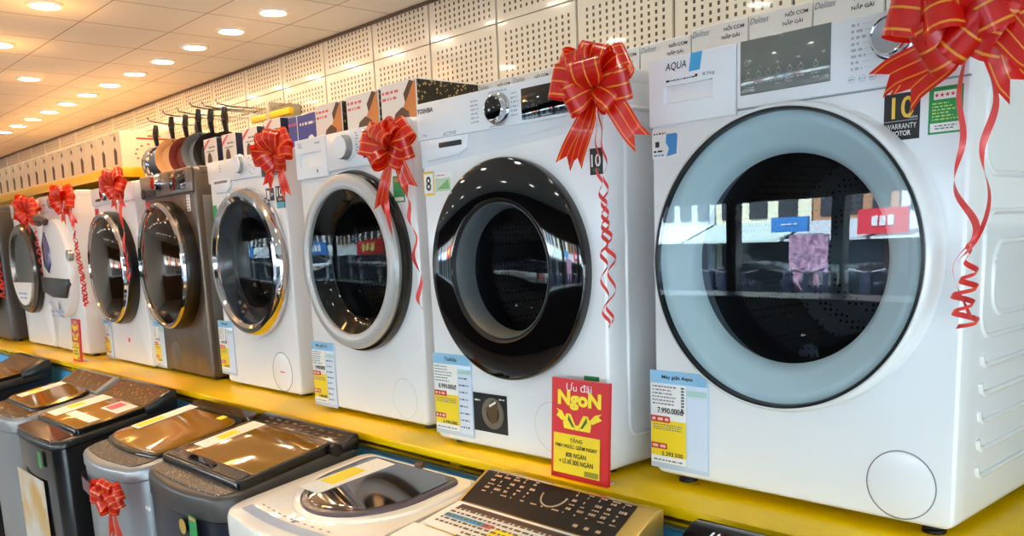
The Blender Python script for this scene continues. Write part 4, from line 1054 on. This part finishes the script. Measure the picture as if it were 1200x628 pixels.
# S: gold machine with black console
S = TL('gold top-loading washer with a black printed console, beside the white one', -.455, .035, -.66, -.2, -.13, -.035, M('gold_body', (196, 160, 92), .3, .4), M('gold_rim', (206, 166, 84), .25, .5), .05, .01, .06)
def mS(T):
    w = T.w / 2
    l = T.slab('lid', [LIDEDGE], T.rect(-w + .015, w - .015, -.62, -.31, .015), .0, .012, .003)
    T.slab('lid_glass', AMBER, T.rect(-w + .02, w - .025, -.61, -.315, .012), .0115, .014, .001, l)
    T.console(M('gold_rim', (206, 166, 84), .25, .5), -.312, -.2, .006, .036, 0., 'console')
    b = MB(); b.face([T.on_console(-w + .012, .03), T.on_console(w - .045, .03), T.on_console(w - .045, 1.0), T.on_console(-w + .012, 1.0)]); cp = b.build('control_panel', M('console_gloss', (20, 16, 14), .12), T.t, smooth=False, norm=False)
    b = MB(); r = random.Random(7)
    def dash(u, v, du, dv): b.face([T.on_console(u, v, .003), T.on_console(u + du, v, .003), T.on_console(u + du, v + dv, .003), T.on_console(u, v + dv, .003)])
    for row, h_ in ((.40, .035), (.50, .06), (.62, .035), (.72, .06), (.86, .05), (.94, .03)):
        for k in range(13):
            u = -w + .045 + k * .031
            if -.045 < u + .01 < .045 and row > .42: continue
            q = u
            for _ in range(r.choice((1, 2, 3))):
                d_ = r.uniform(.003, .007); dash(q, row, d_, h_); q += d_ + .0015
    for k in range(3): dash(w - .15 + k * .03, .16, .012, .07)
    pts = [T.on_console(.0 + .034 * math.cos(a), .75 + .3 * math.sin(a), .003) for a in [PI + k * PI / 16 for k in range(17)]]
    b.tube(pts, .0018, 6)
    b.build('console_marks', M('console_print', (188, 150, 120), .4), cp, smooth=False, norm=False)
mS(S)
# R: corner of a black machine
R = TL('black-topped washer of which only a back corner shows at the bottom edge', .115, .62, -.66, -.2, -.13, -.035, BLACKB, BLACKB, .05, .01, .04)
def mR(T):
    w = T.w / 2
    T.slab('lid', [LIDEDGE], T.rect(-w + .02, w - .02, -.62, -.31, .02), .0, .014, .003)
    T.console(M('console_gloss', (20, 16, 14), .12), -.312, -.2, .006, .036, 0., 'console')
    b = MB()
    for k in range(2): b.face([T.on_console(-w + .05 + k * .012, .6), T.on_console(-w + .055 + k * .012, .6), T.on_console(-w + .06 + k * .012, .85), T.on_console(-w + .055 + k * .012, .85)])
    b.build('console_marks', PAPER, T.t, smooth=False, norm=False)
mR(R)

# sheets lying on the lids
def yel(x0, x1, y0, y1): 
    return lambda patch, q, o: patch('highlight', HL, x0, x1, y0, y1)
paper('white sheet with a yellow patch on the charcoal washer lid', T, [(-.215, -.46), (-.135, -.46), (-.135, -.265), (-.215, -.265)], .0268, yel(-.2, -.15, -.4, -.34))
paper('white sheet with a yellow patch on the silver washer lid', G, [(-.2, -.46), (-.13, -.46), (-.13, -.25), (-.2, -.25)], .0222, yel(-.19, -.14, -.45, -.36))
paper('small yellow note at the back of the silver washer lid', G, [(.09, -.285), (.125, -.285), (.125, -.26), (.09, -.26)], .0205, None, HL)
paper('white sheet with a yellow patch on the round-windowed white lid', Wt, [(-.15, -.47), (-.06, -.47), (-.045, -.255), (-.13, -.25)], .0165, yel(-.135, -.075, -.42, -.32))
paper('long white sheet across the black washer lid', K, [(-.22, -.53), (-.1, -.53), (-.1, -.31), (-.22, -.31)], .0225, yel(-.2, -.14, -.46, -.4))
paper('second white sheet on the black washer lid, crossing near its front', K, [(-.08, -.5), (.2, -.5), (.2, -.46), (-.08, -.46)], .0225)
paper('pink and white leaflet at the back of the black washer lid', K, [(.02, -.4), (.2, -.4), (.2, -.32), (.02, -.32)], .0225, lambda p, q, o: p('picture', PINK, .04, .12, -.39, -.33))
paper('white sheet with a yellow patch on the grey washer lid', F, [(-.19, -.5), (-.11, -.5), (-.11, -.31), (-.19, -.31)], .0205, yel(-.18, -.125, -.46, -.4))
paper('white sheet on the farthest black washer lid', Eo, [(-.14, -.56), (.12, -.56), (.12, -.4), (-.14, -.4)], .0205)
def bro(patch, q, o):
    patch('title_band', BROWN, -.2, .2, -.345, -.33); patch('blue_band', CYAN, -.2, -.08, -.385, -.37); patch('pink_dot', PINK, -.08, -.05, -.385, -.37)
    patch('yellow_area', HL, -.04, .14, -.42, -.375, .0007); patch('gold_row', GOLD, -.2, .2, -.445, -.432); patch('brown_area', BROWN, -.06, .2, -.5, -.455)
    r = random.Random(9); b = MB()
    for row in range(9):
        x = -.2 + .1 * (row > 4); y = -.352 - .014 * row
        while x < .19:
            d_ = r.uniform(.006, .02); b.face([q(x, y, .0022), q(x + d_, y, .0022), q(x + d_, y + .006, .0022), q(x, y + .006, .0022)]); x += d_ + .005
    b.build('brochure_print', M('print_brown', (120, 92, 50), .5), o, smooth=False, norm=False)
paper('printed brochure covering the gold washer lid', S, [(-.222, -.55), (.21, -.55), (.21, -.322), (-.222, -.322)], .0145, bro)
paper('white leaflet lying on the brochure at the left of the gold washer', S, [(-.23, -.61), (-.1, -.61), (-.1, -.44), (-.23, -.44)], .0185)

bow('red bow tied on the front of the silver top-loading washer', (-1.605, -.675, -.18), .07, 43, [(.075, -.01, -.12, .035), (.03, -.02, -.09, .035)], [([(0, -.01, -.02), (.0, -.01, -.12), (.01, -.01, -.22)], .012, .006, 5)], loops=10, rz=.3)
def sash():
    t = tag(MB().strip([(-2.076, -.54, -.2), (-2.066, -.595, -.202), (-2.035, -.632, -.205), (-1.98, -.65, -.207), (-1.9, -.658, -.209), (-1.83, -.663, -.212), (-1.72, -.664, -.214)], [(0, 0, .022)] * 7).build('ribbon_band', M('dark_sash', (120, 84, 92), .3), smooth=True, norm=False), 'dull red ribbon band round the silver washer front under its bow', 'ribbon')
sash()

# ------------------------------------------------------------------ cartons on top of the washers
ORD = ['first', 'second', 'third', 'fourth', 'fifth', 'sixth', 'seventh', 'eighth', 'ninth', 'tenth', 'eleventh', 'twelfth', 'thirteenth', 'fourteenth', 'fifteenth', 'sixteenth', 'seventeenth', 'eighteenth', 'nineteenth', 'twentieth', 'twenty-first', 'twenty-second', 'twenty-third', 'twenty-fourth']
def carton(name, label, cat, x0, x1, y0, y1, z0, z1, mats, art=None, group=None, rz=0.):
    cx, cyy = (x0 + x1) / 2, (y0 + y1) / 2; w, d, h = x1 - x0, y1 - y0, z1 - z0
    t = thing(name, label, cat, (cx, cyy, z0), rz, group)
    b = MB(); b.box(-w / 2, w / 2, -d / 2, d / 2, 0, h, .0015, 1)
    if art: art(b, -d / 2 - .0006, w, h, d)
    b.build('box', mats, t, smooth=False)
    return t
def top_of(t, n): return t.location[2] + {1: .848, 2: .861, 3: .849, 4: .856, 5: .853}[n]
Z1, Z2, Z3, Z4, Z5 = (top_of(q, i + 1) for i, q in enumerate((t1, t2, t3, t4, t5)))
# low white cooker cartons
CART = M('carton_white', (240, 236, 230), .5)
xs = [-.907 + .1445 * k for k in range(9)]
for k, x in enumerate(xs):
    zb = Z2 if x + .07 < -.2 else Z1
    lab = ORD[len(xs) - 1 - k] + ' low white cooker carton from the right on the washer tops'
    t = carton('cooker_carton', lab, 'box', x, x + .1415, .2, .46, zb, zb + (.082 if zb == Z2 else .094), [CART], None, 'white cooker cartons behind the control panels')
    h = .082 if zb == Z2 else .094
    letter(t, [('NỒI CƠM', .038, h - .014, .05, .011, .015, 0), ('NẮP GÀI', .03, h - .03, .044, .011, .015, 0)], INK if k not in (3,) else INK, -.1312)
    letter(t, [('Delites', -.045, h - .013, .042, .012, 0, .3)], MARK, -.1312)
# cartons with a food picture
def art_photo(b, y, w, h, d):
    b.mi = 1; b.prism([(w * .05, .004), (w * .49, .004), (w * .49, h * .95), (w * .32, h * .9), (w * .24, h * .6), (w * .1, h * .35)], y, y + .0004)
    b.mi = 2; b.prism([(-w * .18, .006), (w * .3, .006), (w * .28, h * .3), (w * .1, h * .42), (-w * .1, h * .3)], y - .0004, y)
    b.mi = 3; b.prism([(w * .2, h * .5), (w * .44, h * .92), (w * .34, h * .98), (w * .16, h * .7)], y - .0006, y - .0002)
    b.mi = 4; r = random.Random(3); dashes(b, -w * .45, w * .02, h * .8, h * .06, y, r); dashes(b, -w * .45, -w * .05, h * .66, h * .06, y, r)
    b.mi = 5; b.box(w / 2, w / 2 + .0005, -d / 2 + .004, d / 2 - .004, .004, h - .004)
pm_ = [CART, ORANGE, BROWN, M('brown_dark', (74, 44, 30), .5), PINK, speckle('coconut_side', (40, 30, 18), (190, 160, 90), 90., .2, .5)]
for k, (a, b_) in enumerate(((-1.615, -1.455), (-1.425, -1.25), (-1.235, -1.06))):
    carton('picture_carton', ['food-picture carton next to the navy box', 'middle of the three food-picture cartons above the grey-ringed washer', 'food-picture carton with a patterned side, by the low white cartons'][k], 'box', a, b_, .1, .34, Z3, Z3 + .118 + .004 * k, pm_, art_photo, 'food-picture cartons on the washer tops')
def art_navy(b, y, w, h, d):
    b.mi = 1; b.box(-w * .2, -w * .18, y, y + .0004, 0, h); b.mi = 2; r = random.Random(4); dashes(b, -w * .48, -w * .24, h * .78, h * .07, y, r)
    b.mi = 1; dashes(b, -w * .1, w * .38, h * .74, h * .07, y, r); b.lathe([(h * .2, y), (h * .2, y - .0003), (0, y - .0004)], w * .25, h * .22, 20); b.mi = 2; b.lathe([(h * .09, y - .0006), (0, y - .0007)], w * .25, h * .22, 14)
carton('navy_carton', 'navy blue carton with a white round picture, left of the food-picture cartons', 'box', -1.975, -1.765, .2, .42, Z4, Z4 + .128, [NAVY, PAPER, PINK], art_navy)
def art_pan(b, y, w, h, d):
    b.mi = 1; b.prism([(-w * .48, h * .66), (-w * .48, h * .78), (-w * .1, h * .98), (w * .05, h * .98)], y, y + .0004)
    b.mi = 2; b.prism([(-w * .1 + w * .17 * math.cos(q) , h * .28 + h * .24 * math.sin(q) * (1.2 if math.sin(q) > 0 else .9)) for q in [k * PI / 8 for k in range(16)]], y - .0002, y + .0002)
    b.mi = 3; r = random.Random(2); dashes(b, -w * .1, w * .38, h * .72, h * .05, y, r); dashes(b, -w * .3, w * .3, h * .6, h * .04, y, r)
    b.mi = 4; b.box(w / 2, w / 2 + .0005, -d / 2 + .001, d / 2 - .001, .001, h - .001)
for k, x in enumerate((-2.705, -2.53, -2.345, -2.158)):
    carton('cookware_carton', ['pan-picture carton nearest the hanging pans', 'second pan-picture carton from the hanging pans', 'third pan-picture carton from the hanging pans', 'pan-picture carton next to the navy box, behind a bow'][k], 'box', x, x + .125, .2, .4, Z5 if k < 2 else Z4, (Z5 if k < 2 else Z4) + (.13 if k < 3 else .14), [CART, PINK, BROWN, MARK, DARKNAVY], art_pan, 'pan-picture cartons on the washer tops')

# ------------------------------------------------------------------ wall shelf with cream cartons
SH = .963
def wall_shelf():
    t = thing('wall_shelf', 'yellow wall shelf carrying the long row of cream cartons', 'shelf', (-6., .46, SH - .05))
    MB().box(-3.6, 2.2, -.24, .24, .03, .05, .003).build('board', SHELFY, t)
    MB().box(-3.6, 2.2, -.25, -.238, .0, .052, .004).build('front_lip', SHELFY, t)
    MB().box(2.19, 2.205, -.24, .24, .0, .052, .003).build('end_lip', SHELFY, t)
    for x in (-3., -1.5, 0, 1.5): MB().prism([(x, 0.), (x + .02, 0.), (x + .02, -.06), (x, -.06)], -.1, .24).build('bracket', SHELFY, t, smooth=False)
wall_shelf()
def art_cream(b, y, w, h, d):
    b.mi = 1; b.prism([(-w * .12, h * .12), (w * .1, h * .1), (w * .16, h * .45), (w * .02, h * .58), (-w * .1, h * .5)], y, y + .0004)
    b.mi = 2; b.prism([(w * .02, h * .72), (w * .2, h * .78), (w * .1, h * .9), (-w * .02, h * .84)], y, y + .0004); r = random.Random(2); dashes(b, -w * .3, w * .1, h * .93, h * .02, y, r)
    b.mi = 3; x = w / 2 + .0004
    for k in range(14):
        a = 2 * PI * k / 14; cyy = .0 + .09 * math.cos(a); cz = h * .38 + h * .28 * math.sin(a); b.box(x - .0004, x, cyy - .006, cyy + .006, cz - .004, cz + .004)
    b.box(x - .0004, x, -.08, .1, h * .78, h * .83); b.box(x - .0004, x, -.02, .05, h * .86, h * .9); b.box(x - .0004, x, -.01, .01, h * .5, h * .55)
for k in range(19):
    x1 = -3.812 - k * .181
    carton('cream_carton', ('end cream carton on the yellow shelf, its printed side facing the pans' if k == 0 else ORD[k] + ' cream carton from the right end of the yellow shelf'), 'box', x1 - .172, x1, .25, .58, SH, SH + .186, [CREAM, BROWN, M('olive_print', (120, 120, 84), .5), M('rust_print', (190, 70, 50), .5)], art_cream, 'cream cartons on the yellow shelf')

# ------------------------------------------------------------------ pans on hooks
def pan(label, x, y, z, r, col, inner, rz, hl=.17):
    t = thing('frying_pan', label, 'pan', (x, y, z), rz, 'pans hanging on the pegboard')
    MB().lathe([(0, .012), (r * .8, .012), (r, -.028), (r * 1.02, -.03), (r * .98, -.027), (r * .77, .006), (0, .006)], 0, 0, 40, [0, 0, 0, 1, 1, 1]).build('pan_body', [col, inner], t)
    b = MB(); b.tube([(0, -.01, r * .9), (0, -.025, r + .05), (0, -.02, r + hl * .6), (0, -.01, r + hl)], [.009, .014, .016, .012], 8); b.build('handle', BLACK, t)
    return t
hk = [(-3.62, 1.165), (-3.42, 1.175), (-3.25, 1.165), (-3.1, 1.17), (-2.97, 1.155), (-2.83, 1.145)]
MAROON = M('pan_maroon', (112, 44, 36), .3); TANP = M('pan_tan', (206, 160, 110), .35); GREYP = M('pan_grey', (120, 128, 136), .3, .3); DKP = M('pan_dark', (38, 36, 38), .35); COPPER = M('pan_copper', (168, 116, 72), .3, .5)
names = ['steel-rimmed pan nearest the cream cartons', 'tan-lined pan among the hanging pans', 'maroon pan among the hanging pans', 'grey-blue pan right of the maroon one', 'dark pan hanging behind the first pan-picture carton', 'dark pan hanging at the right end under the yellow bar']
for i, ((hx, hz), col, inn) in enumerate(zip(hk, (COPPER, MAROON, MAROON, GREYP, DKP, DKP), (CHROME, TANP, MAROON, GREYP, DKP, DKP))):
    tag(MB().tube([(hx, .72, hz + .0), (hx, .40, hz + .004), (hx, .34, hz + .012), (hx, .33, hz + .03)], .004, 8).build('wall_hook', CHROME), 'chrome pegboard hook holding the ' + names[i], 'hook', 'hooks on the pegboard')
    pan(names[i], hx + .006, .37, hz - .202, .085 if i in (0,) else .092, col, inn, .75 if i != 1 else .9, .105)
    if i in (1, 3): pan('dark pan hanging behind the ' + names[i].split(' hanging')[0].split(' among')[0].split(' right')[0], hx - .03, .52, hz - .198, .085, DKP, DKP, .75, .105)
def bar():
    t = thing('hook_bar', 'short yellow bar on chrome brackets above the pan-picture cartons', 'rail', (-2.75, .55, 1.105))
    MB().box(-.17, .19, -.012, .012, -.012, .016, .003).build('bar', SHELFY, t)
    MB().tube([(-.28, .0, .04), (.2, .0, .03)], .004, 8).build('rod', CHROME, t)
    MB().box(-.015, .015, -.014, .15, -.05, .06, .003).build('bracket', M('bracket_grey', (170, 164, 140), .4), t)
bar()

# ------------------------------------------------------------------ ceiling downlights
EM = M('lamp_lens', (255, 250, 240), .4, emit=(255, 236, 205), es=26.)
TRIM = M('lamp_trim', (245, 240, 230), .4)
def downlight(label, x, y, proto=[None]):
    if proto[0] is None:
        t = thing('downlight', label, 'ceiling lamp', (x, y, CEIL), 0, 'round downlights in the ceiling')
        MB().lathez([(.062, .002), (.062, -.006), (.052, -.01), (.047, -.008), (.047, .002)], 0, 0, 40).build('trim_ring', TRIM, t)
        MB().lathez([(.0475, -.006), (.03, -.0085), (0, -.009)], 0, 0, 40).build('lamp_lens', EM, t); proto[0] = t
        return t
    o = proto[0].copy(); C.objects.link(o); o.location = (x, y, CEIL); o['label'] = label
    for ch in proto[0].children:
        c = ch.copy(); C.objects.link(c); c.parent = o
    return o
def lamp(x, y, e, col, size=.09):
    l = bpy.data.lights.new('downlight_beam', 'AREA'); l.shape = 'DISK'; l.size = size; l.energy = e; l.color = col
    o = bpy.data.objects.new('downlight_beam', l); C.objects.link(o); o.location = (x, y, CEIL - .012)
    return o
row = [-2.18 - .3595 * k for k in range(12)]
for k, x in enumerate(row): downlight(ORD[k] + ' downlight from the right in the row nearest the wall', x, .29)
for k, (x, y) in enumerate(((-2.52, -.42), (-3.25, -.40), (-3.98, -.10))): downlight(['lone downlight at the top left of the ceiling', 'downlight cut by the left edge of the photo, high up', 'downlight below the cut one at the far left, out of the wall row'][k], x, y)
LE = 1.3
def wc(x):
    k = min(1, max(0, (.2 - x) / 4.))
    return (1, .62 - .10 * k, .26 - .10 * k)
def wn(x):
    k = min(1, max(0, (-1.2 - x) / 3.))
    return (1, .92 - .32 * k, .80 - .54 * k)
for k in range(-7, 17):
    x = -2.18 - .3595 * k
    warm = min(1, max(0, (-1.0 - x) / 3.))
    lamp(x, .29, LE * (.8 if k >= 0 else .4), wn(x))
for j, y in enumerate((-.41, -1.6, -2.9)):
    for k in range(-3, 10):
        x = -2.52 - .75 * k; warm = min(1, max(0, (-1.0 - x) / 3.))
        lamp(x, y, LE * (.7 if y > -1 else .5), wn(x) if y > -1 else (1, .92, .84))

for k in range(-3, 8):  # added warm spots that turn the top-loader lids golden, without fittings
    x = -2.66 - .72 * k
    l = bpy.data.lights.new('added_warm_spot', 'SPOT'); l.energy = 40; l.color = (1, .54, .11); l.spot_size = math.radians(32); l.spot_blend = .6; l.shadow_soft_size = .04
    o = bpy.data.objects.new('added_warm_spot', l); C.objects.link(o); o.location = (x, -.33, CEIL - .012)
def ceiling_fill(x, y, e):  # added point light, no fitting of its own, warms and brightens the ceiling
    l = bpy.data.lights.new('added_ceiling_glow', 'POINT'); l.shadow_soft_size = .04; l.energy = e; l.color = (1, .47, .12)
    o = bpy.data.objects.new('added_ceiling_glow', l); C.objects.link(o); o.location = (x, y, CEIL - .15)
for k, x in enumerate(row): ceiling_fill(x, .29, .26 if k < 4 else .35)
for x, y in ((-1.77, -.41), (-2.52, -.42), (-3.25, -.40), (-3.98, -.10), (-4.75, -.41), (-5.5, -.41), (-2.52, -1.1), (-3.25, -1.1), (-4., -1.1), (-5., -1.1)): ceiling_fill(x, y, 1.7 if x > -3.5 else .7)
# ------------------------------------------------------------------ daylight
w = bpy.data.worlds.new('world'); sc.world = w; w.use_nodes = True
bg = w.node_tree.nodes['Background']; bg.inputs[0].default_value = (.42, .71, 1., 1); bg.inputs[1].default_value = 10.0
sun = bpy.data.lights.new('sun', 'SUN'); sun.energy = 46; sun.angle = .02; sun.color = (.84, .93, 1)
so = bpy.data.objects.new('sun', sun); C.objects.link(so); so.rotation_euler = Vector((.25, -.62, -.62)).to_track_quat('-Z', 'Y').to_euler()

# ------------------------------------------------------------------ view
sc.view_settings.view_transform = 'Standard'; sc.view_settings.look = 'None'; sc.view_settings.gamma = 1.; sc.view_settings.use_curve_mapping = False
sc.view_settings.exposure = .14
sc.cycles.max_bounces = 8; sc.cycles.transparent_max_bounces = 12; sc.cycles.use_denoising = True
sc.cycles.sample_clamp_indirect = 6.; sc.cycles.caustics_reflective = False; sc.cycles.caustics_refractive = False
